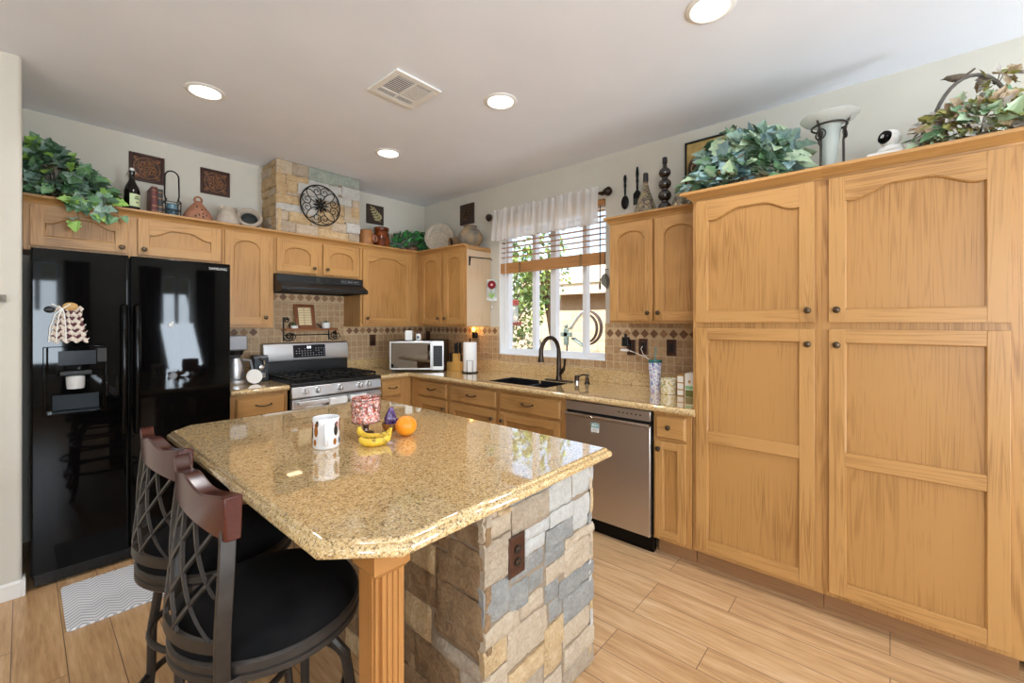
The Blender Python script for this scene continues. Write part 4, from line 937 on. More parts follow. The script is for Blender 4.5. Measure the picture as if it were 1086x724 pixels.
MB().ball((XR - .07, 1.515, 1.165), (.02, .038, .013)).obj('white_puck', 'white', t)
MB().tube([(XR - .07, 1.48, 1.165), (XR - .06, 1.42, 1.145), (XR - .05, 1.36, 1.12), (XR - .05, 1.30, 1.09), (XR - .04, 1.26, 1.05)], .0035, 6).tube([(XR - .025, 1.392, 1.20), (XR - .035, 1.40, 1.18), (XR - .03, 1.385, 1.14), (XR - .04, 1.33, 1.10)], .003, 6).obj('cord', 'white', t)

# ------------------------------------------------------------------ shelf over the range
t = thing('wall_shelf', 'small wooden shelf on black scroll brackets above the range', 'shelf', (1.76, YB - .07, 1.3))
MB().box(1.515, 1.985, 3.945, YB - .011, 1.302, 1.32).obj('board', oak('shelf_wood', 'X', '#9c6238', '#6f3f22', .4), t, bevel=.003)
for x in (1.535, 1.945):
    mb = MB(); c0 = Vector((x, YB - .02, 1.30))
    mb.tube([(x, YB - .016, 1.42 if x < 1.6 else 1.33), (x, YB - .016, 1.21)], .006, 6)
    mb.tube(spiral((x + .045, YB - .02, 1.25), (1, 0, 0), (0, 0, 1), .047, .012, PI * .9, 1.6, 30), .0045, 6)
    mb.tube(spiral((x + .045, YB - .09, 1.25), (1, 0, 0), (0, 0, 1), .04, .012, PI * .9, 1.4, 24), .004, 6)
    if x < 1.6:
        mb.tube(spiral((x + .024, YB - .02, 1.395), (1, 0, 0), (0, 0, 1), .026, .008, PI, -1.5, 24), .004, 6).tube(spiral((x + .065, YB - .02, 1.352), (1, 0, 0), (0, 0, 1), .028, .008, 0, 1.5, 24), .004, 6)
    else: mb.tube(spiral((x + .05, YB - .03, 1.28), (1, 0, 0), (0, 0, 1), .02, .006, PI / 2, -1.3, 20), .004, 6)
    mb.obj('scroll_bracket', 'iron', t)
MB().tube([(1.54, YB - .03, 1.262), (1.95, YB - .03, 1.262)], .004, 6).obj('cross_bar', 'iron', t)
t = thing('framed_sign', 'small wood-framed cream sign of text lines on the shelf over the range', 'sign', (1.7, 4.02, 1.3205))
sgn = lambda u, w, z: (u, 4.0 - w + (z - 1.32) * .22, z)
mb = MB(sgn)
for a in ((1.615, 1.645, 1.321, 1.54), (1.765, 1.795, 1.321, 1.54), (1.645, 1.765, 1.321, 1.35), (1.645, 1.765, 1.513, 1.54)): mb.box(a[0], a[1], 0, .016, a[2], a[3])
mb.obj('frame', oak('sign_frame', 'Z', '#8a5330', '#66391f', .4), t, bevel=.003)
mb = MB(sgn).box(1.645, 1.765, .002, .005, 1.35, 1.513, 0)
for i in range(7):
    z = 1.358 + i * .022
    for a, b in ((1.652, 1.697), (1.705, 1.758)): mb.box(a, b - rnd(0, .006), .005, .0062, z, z + .012, 1)
mb.obj('printed_card', ['band', Mat('cream_print', '#efe0b4', .6)], t, smooth=0)
def succulent(p, r, h, label, n):
    p = Vector(p); t = thing('potted_succulent', label, 'plant', p, 'small succulents on the shelf')
    MB().lathe([(0, 0), (r * .85, 0), (r, .006), (r, h), (r * .9, h), (r * .88, h - .008), (0, h - .008)], p, 24).obj('pot', 'white', t)
    mb = MB()
    for i in range(n):
        a = rnd(0, 2 * PI); e = rnd(.3, 1.2); d = Vector((math.cos(a) * math.cos(e), math.sin(a) * math.cos(e), math.sin(e)))
        mb.leaf(p + Vector((0, 0, h - .008)) + d * .004, d, (0, 0, 1), rnd(.022, .036), random.choice((0, 1)), 'thin')
    mb.obj('leaves', ['lf1', 'lf2'], t)
succulent((1.60, 3.985, 1.3205), .03, .028, 'low white succulent pot at the left end of the range shelf', 30)
succulent((1.885, 3.985, 1.3205), .036, .055, 'taller white succulent pot at the right end of the range shelf', 22)
solo('pen', MB().tube([(1.80, 3.985, 1.365), (1.842, 3.975, 1.327)], .005, 8), 'black', 'black stick leaning between sign and succulent on the shelf', 'pen', (1.84, 3.975, 1.3205))
# ------------------------------------------------------------------ ceiling
for i, (x, y, l) in enumerate(((.70, 2.98, 'round recessed ceiling light in front of the fridge'), (1.91, 2.98, 'round recessed ceiling light nearest the corner'), (1.91, 1.77, 'round recessed ceiling light between air vent and window'), (1.93, .575, 'round recessed ceiling light in front of the pantry'))):
    t = thing('ceiling_light', l, 'ceiling light', (x, y, ZC), 'recessed ceiling lights')
    MB().lathe([(.075, ZC - .004), (.08, ZC - .009), (.098, ZC - .004), (.1, ZC - .0005), (.075, ZC - .0005), (.075, ZC - .004)], (x, y, 0), 32).obj('trim_ring', 'white', t)
    MB().lathe([(0, ZC - .006), (.05, ZC - .0055), (.0755, ZC - .003)], (x, y, 0), 32).obj('lit_lens', 'lamp', t)
    light('ceiling_light_beam', 'SPOT', (x, y, ZC - .02), CAN_W * 4, WARM, (0, 0, 0), spot_size=math.radians(150), spot_blend=.8, shadow_soft_size=.07)
t = thing('air_vent', 'white square louvred air vent in the ceiling', 'vent', (1.45, 2.095, ZC))
vx0, vx1, vy0, vy1 = 1.30, 1.60, 1.945, 2.245
mb = MB()
for a in ((vx0, vx1, vy0, vy0 + .035), (vx0, vx1, vy1 - .035, vy1), (vx0, vx0 + .035, vy0 + .035, vy1 - .035), (vx1 - .035, vx1, vy0 + .035, vy1 - .035), (vx0 + .035, vx1 - .035, 2.15, 2.162), (1.447, 1.457, vy0 + .035, vy1 - .035)): mb.box(a[0], a[1], a[2], a[3], ZC - .012, ZC - .0005)
mb.obj('frame', 'white', t, bevel=.003)
MB().box(vx0 + .03, vx1 - .03, vy0 + .03, vy1 - .03, ZC - .003, ZC - .0006).obj('backing', 'black', t)
for (a0, a1, c0, c1, n, ax) in ((vx0 + .035, 1.447, 2.0, 2.15, 9, 'Y'), (1.457, vx1 - .035, 2.0, 2.15, 9, 'Y'), (vx0 + .035, 1.447, 2.162, vy1 - .035, 4, 'Y'), (1.457, vx1 - .035, 2.162, vy1 - .035, 4, 'Y'), (vx0 + .035, vx1 - .035, vy0 + .035, 2.0, 3, 'Y')):
    mb = MB()
    for i in range(n):
        y = c0 + (i + .5) * (c1 - c0) / n
        w_ = (c1 - c0) / n * (.36 if a0 > 1.4 and n == 9 else .2); mb.box(a0, a1, y - w_, y + w_, ZC - .0112, ZC - .0102)
    mb.obj('louvre_bank', 'white', t, smooth=0)

# ------------------------------------------------------------------ window dressing
xb = XR + .028
t = thing('window_blind', 'half-raised slatted blind with a wide tan bottom bundle in the kitchen window', 'blind', (xb, 2.3, 1.85))
MB().box(xb - .022, xb + .03, WY0 + .012, WY1 - .012, 2.33, 2.372).obj('head_rail', 'blindwood', t, bevel=.003)
for i in range(7):
    z = 2.005 + i * .047; MB().box(xb - .024, xb + .024, WY0 + .014, WY1 - .014, z, z + .003).obj('slat', 'blindwood', t, smooth=0)
mb = MB()
for i in range(14):
    z = 1.875 + i * .0052; mb.box(xb - .025 + rnd(-.001, .001), xb + .025, WY0 + .012, WY1 - .012, z, z + .0046)
mb.obj('slat_bundle', 'blindwood', t, smooth=0)
MB().box(xb - .026, xb + .026, WY0 + .01, WY1 - .01, 1.85, 1.874).obj('bottom_rail', 'blindwood', t, bevel=.004)
for y in (1.95, 2.62): MB().box(xb - .0285, xb - .0262, y - .013, y + .013, 1.85, 1.95).obj('ladder_tape', plain('tape_tan', '#8b6a44', .8), t)
for y in (1.95, 2.3, 2.62): MB().tube([(xb - .02, y, 1.95), (xb - .02, y, 2.335)], .0014, 5).obj('lift_cord', 'white', t)
k = MB().tube([(xb - .026, 1.765, 2.33), (xb - .03, 1.765, 1.70)], .004, 5).obj('pull_cord', 'black', t)
MB().lathe([(0, .0), (.008, .004), (.009, .03), (.004, .06), (0, .06)], (xb - .03, 1.765, 1.64), 10).obj('tassel', 'plate', k)
MB().tube([(xb - .022, 2.80, 2.33), (xb - .022, 2.80, 1.36)], .005, 8).obj('tilt_wand', 'vinyl', t)
xr = XR - .06; ZR = 2.405
t = thing('curtain_rod', 'dark bronze curtain rod with twisted finials above the window', 'curtain rod', (xr, 2.3, ZR))
MB().tube([(xr, 1.70, ZR), (xr, 2.925, ZR)], .009, 10).obj('pole', 'bronze', t)
for y, s in ((1.70, -1), (2.925, 1)):
    mb = MB(); q = Matrix.Rotation(-s * PI / 2, 3, 'X')
    mb.lathe([(.012, 0), (.022, .006), (.012, .012), (.016, .02), (.032, .034), (.036, .046), (.028, .06), (.012, .07), (0, .074)], (xr, y, ZR), 12, 0, q)
    for i in range(6):
        a = 2 * PI * i / 6; mb.tube([(xr + .016 * math.cos(a + f_ * 1.6) * 2 * math.sin(PI * (.2 + .7 * f_)), y + s * (.018 + .05 * f_), ZR + .016 * math.sin(a + f_ * 1.6) * 2 * math.sin(PI * (.2 + .7 * f_))) for f_ in [j / 8 for j in range(9)]], .005, 6)
    mb.obj('finial', 'bronze', t)
for y in (1.74, 2.885): MB().box(xr + .005, XR - .001, y - .008, y + .008, ZR - .008, ZR + .008).obj('bracket', 'bronze', t, bevel=.002)
def val(s, t_):
    y = 1.735 + 1.165 * s; z = 2.452 - .297 * t_ + .004 * math.sin(s * 61) * (1 - t_)
    wv = math.sin(s * 95 + 1.5 * math.sin(s * 13)) + .5 * math.sin(s * 171 + 2)
    amp = .006 + .018 * max(0, t_ - .12)
    g_ = -.022
    return (xr + g_ + amp * wv * 1.1 - .01 * t_, y + .004 * math.sin(s * 140 + t_ * 3), z + (.006 * math.sin(s * 150) if t_ < .06 else 0) + .006 * math.sin(s * 40) * t_)
solo('valance_curtain', MB().grid(val, 260, 22), 'sheer', 'sheer off-white ruffled valance hanging across the top of the window', 'curtain', (xr, 2.3, 2.15), smooth=80)

# ------------------------------------------------------------------ things hung on the walls
def plaque(name, label, plane, face, u, z, w, kind, group):
    tf = frame_tf(plane, face); t = thing(name, label, 'wall plaque', tf(u, 0, z), group); h = w
    if kind == 'tile':
        mb = MB(tf); f_ = .02
        for a in ((u - w / 2, u - w / 2 + f_, z - h / 2, z + h / 2), (u + w / 2 - f_, u + w / 2, z - h / 2, z + h / 2), (u - w / 2 + f_, u + w / 2 - f_, z - h / 2, z - h / 2 + f_), (u - w / 2 + f_, u + w / 2 - f_, z + h / 2 - f_, z + h / 2)): mb.box(a[0], a[1], 0.0, .016, a[2], a[3])
        mb.obj('frame', 'cherryframe', t, bevel=.004)
        mb = MB(tf); mb.box(u - w / 2 + f_, u + w / 2 - f_, 0, .008, z - h / 2 + f_, z + h / 2 - f_); mb.obj('tile_face', 'relief', t)
        mb = MB(tf); R = w / 2 - f_ - .006
        for ang in range(8):
            a = ang * PI / 4; c0 = (u + R * .55 * math.cos(a), .009, z + R * .55 * math.sin(a))
            mb.tube(spiral(c0, (math.cos(a), 0, math.sin(a)), (-math.sin(a), 0, math.cos(a)), R * .3, R * .06, 0, 1.4 if ang % 2 else -1.4, 18), .0032, 5)
            mb.tube([(u + R * .12 * math.cos(a + .4), .009, z + R * .12 * math.sin(a + .4)), (u + R * .3 * math.cos(a), .011, z + R * .3 * math.sin(a)), (u + R * .12 * math.cos(a - .4), .009, z + R * .12 * math.sin(a - .4))], .003, 5)
        mb.tube([(u + R * math.cos(a), .009, z + R * math.sin(a)) for a in [2 * PI * i / 30 for i in range(30)]], .003, 5, closed=True)
        for qx in (-1, 1):
            for qz in (-1, 1): mb.tube(spiral((u + qx * R * .82, .0095, z + qz * R * .82), (qx, 0, 0), (0, 0, qz), R * .2, R * .04, 0, 1.3, 16), .003, 5)
        mb.obj('relief_scrolls', 'reliefgold', t)
    else:
        MB(tf).box(u - w / 2, u + w / 2, 0, .014, z - h / 2, z + h / 2).obj('panel', 'darkpanel', t, bevel=.004)
        mb = MB(tf); 
        A = Vector((u + w * .3, 0, z - w * .34)); B = Vector((u - w * .26, 0, z + w * .34)); d = (B - A).normalized(); sd = Vector((d.z, 0, -d.x))
        mb.tube([tuple(A + Vector((0, .015, 0))), tuple((A + B) / 2 + sd * .008 + Vector((0, .018, 0))), tuple(B + Vector((0, .015, 0)))], [.003, .003, .0015], 6)
        def lf(p, dd, size, sg):
            dd = dd.normalized(); ww = Vector((dd.z, 0, -dd.x)); vs = [tuple(p)] 
            prof = [(.25, .17), (.55, .2), (.8, .12), (1, 0), (.8, -.12), (.55, -.2), (.25, -.17)]
            mb.add([tuple(p + Vector((0, .014, 0)))] + [tuple(p + dd * a * size + ww * b * size + Vector((0, .014 + (.006 if abs(b) < .13 else .016), 0))) for a, b in prof], [tuple(range(8))])
        for i in range(5):
            p = A + (B - A) * (.12 + .17 * i); sz = w * (.34 - .035 * i)
            lf(p, d * .75 + sd, sz, 1); lf(p, d * .75 - sd, sz, -1)
        lf(A + (B - A) * .88, d, w * .2, 1)
        mb.obj('leaf_relief', kind, t)
    return t
M['cherryframe'] = oak('dark_cherry', 'X', '#43231a', '#26120d', .3); M['relief'] = plain('brown_relief', '#3f241a', .5, var=.5, scale=70); M['reliefgold'] = plain('gold_brown_relief', '#94643c', .4, .3, var=.35, scale=60)
M['darkpanel'] = plain('dark_carved_panel', '#3a2a20', .6, var=.3, scale=60); M['leafpale'] = plain('pale_gold_leaf', '#b9ad82', .45, .3, var=.3, scale=50); M['leafdark'] = plain('dark_bronze_leaf', '#5b4634', .4, .5, var=.4, scale=50)
plaque('wall_plaque', 'square dark framed scroll tile on the wall behind the bottle', 'Y', YB, .60, 2.495, .2, 'tile', 'square wall plaques')
plaque('wall_plaque', 'square dark framed scroll tile on the wall above the clay pot', 'Y', YB, 1.022, 2.495, .2, 'tile', 'square wall plaques')
plaque('wall_plaque', 'square dark plaque with a pale gold leaf, right of the stone chimney', 'Y', YB, 2.446, 2.505, .2, 'leafpale', 'square wall plaques')
plaque('wall_plaque', 'square dark plaque with a bronze leaf, on the window wall', 'X', XR, 3.335, 2.51, .215, 'leafdark', 'square wall plaques')
t = thing('wall_medallion', 'round black wrought-iron scroll medallion on the stone chimney', 'wall medallion', (1.71, CY - .02, 2.39))
mx_, my, mz, R = 1.71, CY - .024, 2.39, .172
MB().tube([(mx_ + R * math.cos(a), my, mz + R * math.sin(a)) for a in [2 * PI * i / 48 for i in range(48)]], .0055, 8, closed=True).obj('outer_ring', 'iron', t)
mb = MB()
for i in range(8):
    a = 2 * PI * i / 8 + PI / 8; d = (math.cos(a), 0, math.sin(a)); n_ = (-math.sin(a), 0, math.cos(a))
    sg = 1 if i % 2 else -1
    c0 = (mx_ + .118 * d[0] + sg * .012 * n_[0], my, mz + .118 * d[2] + sg * .012 * n_[2])
    mb.tube(spiral(c0, d, tuple(sg * v for v in n_), .045, .009, -.6, 1.5, 24), .0034, 6)
for i in range(4):
    a = PI / 4 + i * PI / 2; P = []
    for j in range(25):
        th = 2 * PI * j / 24; rr = .10 - .065 * math.cos(th); off = .03 * math.sin(th)
        P.append((mx_ + rr * math.cos(a) - off * math.sin(a), my, mz + rr * math.sin(a) + off * math.cos(a)))
    mb.tube(P, .0036, 6)
mb.obj('scrollwork', 'iron', t)
mb = MB(); 
for i in range(8):
    a = 2 * PI * i / 8; d = Vector((math.cos(a), 0, math.sin(a)))
    mb.tube([Vector((mx_, my, mz)) + d * .02, Vector((mx_, my - .006, mz)) + d * .045, Vector((mx_, my, mz)) + d * .068], [.004, .010, .002], 6)
mb.ball((mx_, my - .006, mz), (.026, .014, .026)); mb.obj('flower_centre', 'iron', t)
MB().tube([(mx_, my, mz + .1), (mx_, CY - .003, mz + .1)], .003, 6).tube([(mx_, my, mz - .1), (mx_, CY - .003, mz - .1)], .003, 6).obj('wall_pin', 'iron', t)
xw = XR - .012
def utensil(y, label, fork):
    t = thing('wall_utensil', label, 'wall decoration', (xw, y, 2.38), 'carved utensils on the wall')
    z0 = 2.253 if not fork else 2.27; z1 = 2.515 if not fork else 2.555
    P = [z0 + .10, z0 + .13, z0 + .16, z0 + .18, z0 + .2, z0 + .23, z0 + .25, z1]
    MB().tube([(xw, y, z) for z in P], [.006, .008, .007, .011, .008, .013, .011, .006], 10).obj('handle', 'iron', t)
    if not fork: MB().ball((xw, y, z0 + .052), (.011, .032, .054)).obj('spoon_bowl', 'iron', t)
    else:
        mb = MB().prism([(y - .031, z0 + .05), (y + .031, z0 + .05), (y + .03, z0 + .085), (y + .008, z0 + .108), (y - .008, z0 + .108), (y - .03, z0 + .085)], xw - .007, xw + .007, 'X')
        for i in range(4): mb.box(xw - .005, xw + .005, y - .029 + i * .0165, y - .029 + i * .0165 + .0095, z0, z0 + .055)
        mb.obj('fork_tines', 'iron', t, bevel=.002)
utensil(1.54, 'dark carved wooden spoon on the wall right of the window', False)
utensil(1.44, 'dark carved wooden fork on the wall next to the glass decanters', True)
t = thing('framed_picture', 'dark-framed picture of brown jugs on the wall behind the ivy basket', 'picture', (XR, .9, 2.45))
tf = frame_tf('X', XR); u0, u1, z0, z1 = .78, 1.085, 2.33, 2.635
mb = MB(tf)
for a in ((u0, u0 + .012, z0, z1), (u1 - .012, u1, z0, z1), (u0 + .012, u1 - .012, z0, z0 + .012), (u0 + .012, u1 - .012, z1 - .012, z1)): mb.box(a[0], a[1], .001, .018, a[2], a[3])
mb.obj('frame', 'black', t, bevel=.002)
mb = MB(tf).box(u0 + .012, u1 - .012, .001, .006, z0 + .012, z1 - .012, 0)
mb.prism([(u1 - .02 - .05 + .052 * math.cos(a), z0 + .11 + .085 * math.sin(a)) for a in [2 * PI * i / 24 for i in range(24)]], .006, .008, 'Y', 1)
mb.prism([(u1 - .2 + .05 * math.cos(a), z0 + .16 + .07 * math.sin(a)) for a in [2 * PI * i / 24 for i in range(24)]], .006, .0085, 'Y', 2)
mb.tube([tf(u1 - .065 + .022 * math.cos(a), .008, z0 + .12 + .026 * math.sin(a)) if False else (u1 - .065 + .022 * math.cos(a), .009, z0 + .12 + .026 * math.sin(a)) for a in [2 * PI * i / 20 for i in range(20)]], .003, 5, 3, closed=True)
mb.obj('painting', [plain('ochre_canvas', '#b79a5e', .8, var=.25, scale=14), plain('paint_brown', '#4d3826', .8), plain('paint_gold', '#9a7a36', .8), plain('paint_cream', '#cbb893', .8)], t)
t = thing('wall_hook', 'small black bracket on the pale side of the corner cabinet', 'hook', (2.93, 2.998, 2.02))
MB().tube([(2.80, 2.994, 1.93), (2.80, 2.985, 1.985), (2.80, 2.98, 1.995), (2.99, 2.965, 2.0), (3.04, 2.95, 2.0), (3.055, 2.945, 1.985)], .005, 8).tube([(2.80, 2.9965, 1.915), (2.80, 2.9965, 2.005)], .008, 6).obj('bracket', 'iron', t)
t = thing('suncatcher', 'clear hanging plaque with a red flower between cabinet and window', 'ornament', (3.05, 2.945, 1.62))
cx_, cy_ = 3.05, 2.945; U = Vector((.751, -.66, 0)) * -1; U = Vector((.66, -.751, 0)); N = Vector((-.751, -.66, 0))
stf = lambda u, w, z: tuple(Vector((cx_, cy_, 0)) + U * u + N * w + Vector((0, 0, z)))
MB(stf).box(-.05, .05, 0, .004, 1.585, 1.80).obj('glass_plate', 'clear', t, smooth=0)
mb = MB(stf)
for k in range(9):
    a = 2 * PI * k / 9; mb.prism([(.022 * math.cos(a) + .02 * math.cos(b), 1.745 + .022 * math.sin(a) + .02 * math.sin(b)) for b in [2 * PI * i / 10 for i in range(10)]], .0045, .0055 + .0004 * k, 'Y', 0)
mb.prism([(.012 * math.cos(b), 1.745 + .012 * math.sin(b)) for b in [2 * PI * i / 10 for i in range(10)]], .004, .011, 'Y', 2)
mb.prism([(-.002, 1.70), (.002, 1.70), (.002, 1.62), (-.002, 1.62)], .0045, .007, 'Y', 1)
for s in (-1, 1): mb.prism([(0, 1.605), (s * .035, 1.655), (s * .03, 1.66), (s * .012, 1.655), (0, 1.635)], .0045, .008, 'Y', 1)
mb.obj('painted_flower', [Mat('flower_red', '#7d0d16', .5, Specular_IOR_Level=.2), Mat('leaf_green', '#7fa82e', .4), Mat('flower_pink', '#d98a8f', .4)], t)
MB().tube([(cx_, cy_, 1.80), (cx_, cy_, 1.985)], .0012, 5).tube([stf(0, 0, 1.586), stf(0, 0, 1.55)], .001, 5).obj('thread', 'clear', t)
MB().lathe([(0, 0), (.011, .012), (.01, .026), (.003, .046), (0, .048)], stf(0, 0, 1.505), 12).obj('crystal_drop', 'frost', t)
t = thing('hanging_ornament', 'small grey metal leaf ornament hanging at the right edge of the window', 'ornament', (XR - .02, 1.695, 1.72))
MB().tube([(XR - .002, 1.69, 1.80), (XR - .03, 1.70, 1.80), (XR - .032, 1.70, 1.78)], .003, 6).obj('wall_hook', 'iron', t)
MB().leaf((XR - .032, 1.70, 1.77), (0, .0, -1), (-1, 0, 0), .13, 0, 'oval').tube([(XR - .032, 1.70, 1.785), (XR - .032, 1.70, 1.66)], .002, 5).obj('metal_leaf', plain('grey_metal', '#7d8078', .4, .6), t)
solo('wall_carving', MB().box(-.22, -.052, 3.270, 3.289, 1.478, 1.515, 0).tube([(-.2 + i * .012, 3.268 - .003 * (i % 2), 1.497 + .008 * math.sin(i * 1.9)) for i in range(13)], .006, 6), plain('grey_carving', '#8b8478', .6, var=.3, scale=90), 'grey carved strip at the edge of the white wall left of the fridge', 'wall decoration', (-.13, 3.28, 1.478), bevel=.004)

# ------------------------------------------------------------------ things on the cabinet tops
T1 = ZU + .0005
TP = 2.0975
M['darkglass'] = Mat('dark_bottle_glass', '#15100c', .08)
p = Vector((.49, 3.85, T1))
t = thing('bottle', 'tall dark swing-top bottle with a pale green label beside the ivy', 'bottle', p)
MB().lathe([(0, 0), (.038, 0), (.042, .005), (.042, .14), (.036, .17), (.02, .205), (.015, .225), (.0145, .268), (.017, .272), (.017, .28), (0, .28)], p, 28).obj('glass_body', 'darkglass', t)
MB().lathe([(.012, .28), (.013, .284), (.013, .295), (.008, .3), (0, .3)], p, 16).obj('stopper', 'white', t)
MB().tube([p + Vector((-.016, 0, .285)), p + Vector((-.022, 0, .262)), p + Vector((-.03, -.01, .245))], .0022, 6).tube([p + Vector((.015, 0, .285)), p + Vector((.02, 0, .26))], .0022, 6).obj('wire_bail', 'chrome', t)
mb = MB(); 
mb.grid(lambda s, t_: (p.x + .0427 * math.cos(-PI * .5 + (s - .35) * 1.9 + .25), p.y + .0427 * math.sin(-PI * .5 + (s - .35) * 1.9 + .25), p.z + .035 + .085 * t_), 12, 1, 0)
for z, a0, a1 in ((.098, .35, .6), (.085, .3, .65), (.06, .4, .62)): mb.grid(lambda s, t_: (p.x + .0432 * math.cos(-PI * .5 + (a0 + (a1 - a0) * s - .35) * 1.9 + .25), p.y + .0432 * math.sin(-PI * .5 + (a0 + (a1 - a0) * s - .35) * 1.9 + .25), p.z + z + .008 * t_), 6, 1, 1)
mb.obj('paper_label', [Mat('label_green', '#c6d3a4', .6), Mat('label_ink', '#5d6b52', .6)], t)
def book(x0, x1, h, cover, label):
    t = thing('book', label, 'book', ((x0 + x1) / 2, 3.87, T1), 'books on the cabinet top'); y0, y1 = 3.80, 3.965; c = .004
    mb = MB().box(x0, x0 + c, y0 + .004, y1, T1, T1 + h).box(x1 - c, x1, y0 + .004, y1, T1, T1 + h)
    n = 8; xm = (x0 + x1) / 2; hw = (x1 - x0) / 2
    mb.prism([(xm + hw * math.cos(PI + PI * i / n), y0 + .008 + .008 * math.sin(PI + PI * i / n)) for i in range(n + 1)] + [(x1, y0 + .012), (x0, y0 + .012)], T1, T1 + h)
    mb.obj('cover', cover, t)
    MB().box(x0 + c, x1 - c, y0 + .012, y1 - .006, T1 + .004, T1 + h - .005).obj('pages', 'lace', t)
    mb = MB()
    for f_ in (.12, .3, .62, .85): mb.box(xm - hw * .8, xm + hw * .8, y0 - .0008, y0 + .003, T1 + h * f_, T1 + h * f_ + .006)
    mb.obj('spine_bands', 'reliefgold', t)
book(.585, .6165, .19, plain('red_leather', '#5d241f', .45, var=.2, scale=30), 'maroon leather book with gold bands, beside the dark bottle')
book(.618, .648, .18, plain('black_leather', '#2a2624', .45, var=.2, scale=30), 'black leather book with gold bands, next to the lantern')
p = Vector((.705, 3.85, T1))
t = thing('lantern', 'small black wire lantern with blue glass and a tall hoop handle', 'lantern', p)
mb = MB(); a = .042
for sx in (-1, 1):
    for sy in (-1, 1): mb.tube([p + Vector((sx * a, sy * a, 0)), p + Vector((sx * a * 1.05, sy * a * 1.05, .11)), p + Vector((sx * a * .8, sy * a * .8, .125))], .0035, 6)
for z in (.004, .055, .108): mb.tube([p + Vector((sx * a, sy * a, z)) for sx, sy in ((-1, -1), (1, -1), (1, 1), (-1, 1))], .0032, 6, closed=True)
for sx in (-.5, 0, .5): mb.tube(spiral(p + Vector((sx * a * 1.3, -a - .002, .035)), (1, 0, 0), (0, 0, 1), .016, .004, 0, 1.4, 16), .002, 5)
mb.obj('wire_cage', 'iron', t)
MB().tube([p + Vector((-.034, 0, .12)), p + Vector((-.042, 0, .16)), p + Vector((-.04, 0, .27))] + [p + Vector((-.04 * math.cos(PI * i / 8), 0, .29 + .045 * math.sin(PI * i / 8))) for i in range(9)] + [p + Vector((.04, 0, .27)), p + Vector((.042, 0, .16)), p + Vector((.034, 0, .12))], .005, 8).obj('hoop_handle', 'iron', t)
MB().lathe([(0, .005), (.03, .005), (.034, .02), (.035, .07), (.028, .1), (0, .1)], p, 16).obj('glass_cup', Mat('blue_grey_glass', '#5d7a86', .1), t)
p = Vector((.865, 3.87, T1)); M['clay'] = plain('terracotta', '#9c6a50', .75, var=.2, scale=25)
t = thing('clay_pot', 'teardrop terracotta candle pot with pierced leaf holes and a loop top', 'clay pot', p)
MB().lathe([(0, 0), (.08, 0), (.092, .015), (.09, .045), (.066, .09), (.036, .13), (.022, .15), (.014, .158), (0, .16)], p, 28).tube([p + Vector((.022 * math.cos(a_), 0, .165 + .024 * math.sin(a_))) for a_ in [2 * PI * i / 16 for i in range(16)]], .008, 8, closed=True).obj('pot_body', 'clay', t)
for ang, z, r in ((-1.7, .04, .0895), (-1.45, .05, .087), (-1.2, .04, .0895), (-1.45, .028, .091), (-1.95, .03, .091), (-1.45, .08, .070), (-1.9, .1, .057), (-1.0, .09, .064)):
    d = Vector((math.cos(ang), math.sin(ang), 0)); MB().ball(p + d * (r - .003) + Vector((0, 0, z)), (.006, .006, .010), 8).obj('pierced_hole', 'black', t)
M['cream'] = plain('cream_ceramic', '#b5a898', .6, var=.15, scale=20)
p = Vector((1.06, 3.88, T1))
t = thing('vase', 'squat cream crackled vase with an uneven rim', 'vase', p)
MB().lathe([(0, 0), (.06, 0), (.078, .02), (.08, .05), (.07, .085), (.052, .11), (.047, .125), (.052, .14), (.057, .15), (.05, .15), (.042, .125), (0, .12)], p, 28).obj('vase_body', 'cream', t)
MB().ball(p + Vector((-.05, -.02, .142)), (.016, .013, .014), 10).obj('rim_lug', 'cream', t)
p = Vector((1.215, 3.90, T1)); q = Matrix.Rotation(math.radians(62), 3, 'X'); q = Matrix.Rotation(math.radians(-14), 3, 'Z') @ q
t = thing('ceramic_bowl', 'thick-rimmed stone-grey bowl leaning on its side by the chimney', 'bowl', p)
MB().lathe([(0, -.06), (.05, -.055), (.085, -.02), (.094, .02), (.088, .03), (.074, .03), (.06, .012), (.058, .0)], p + Vector((0, 0, .094)), 30, 0, q).obj('bowl_shell', 'cream', t)
MB().lathe([(.0, -.035), (.04, -.03), (.059, .002)], p + Vector((0, 0, .094)), 30, 0, q).obj('dark_inside', plain('dark_glaze', '#3c3f3d', .2, var=.4, scale=90), t)
p = Vector((2.225, 3.86, T1))
t = thing('clay_jug', 'small tan clay jug with a dark side mouth, right of the chimney', 'jug', p)
MB().lathe([(0, 0), (.062, 0), (.07, .02), (.07, .12), (.06, .155), (.03, .165), (0, .165)], p, 24).obj('jug_body', plain('tan_clay', '#a8713f', .55, var=.2, scale=25), t)
q = Matrix.Rotation(PI / 2, 3, 'X'); q = Matrix.Rotation(.6, 3, 'Z') @ q
MB().lathe([(.03, 0), (.04, .02), (.034, .035), (.026, .02), (0, .016)], p + Vector((.042, -.05, .075)), 20, 0, q).obj('mouth', 'clay', t)
MB().lathe([(0, .021), (.0265, .0215)], p + Vector((.042, -.05, .075)), 20, 0, q).obj('dark_opening', 'black', t)
p = Vector((2.395, 3.86, T1))
t = thing('crock', 'glossy brown glazed crock with a flat lid rim', 'crock', p)
m = Mat('brown_glaze', '#6b2f14', .12); m.color(m.ramp(m.noise(m.coord(), 14, 4), [(.35, '#3d170a'), (.6, '#7a3a16'), (.8, '#a9622b')]))
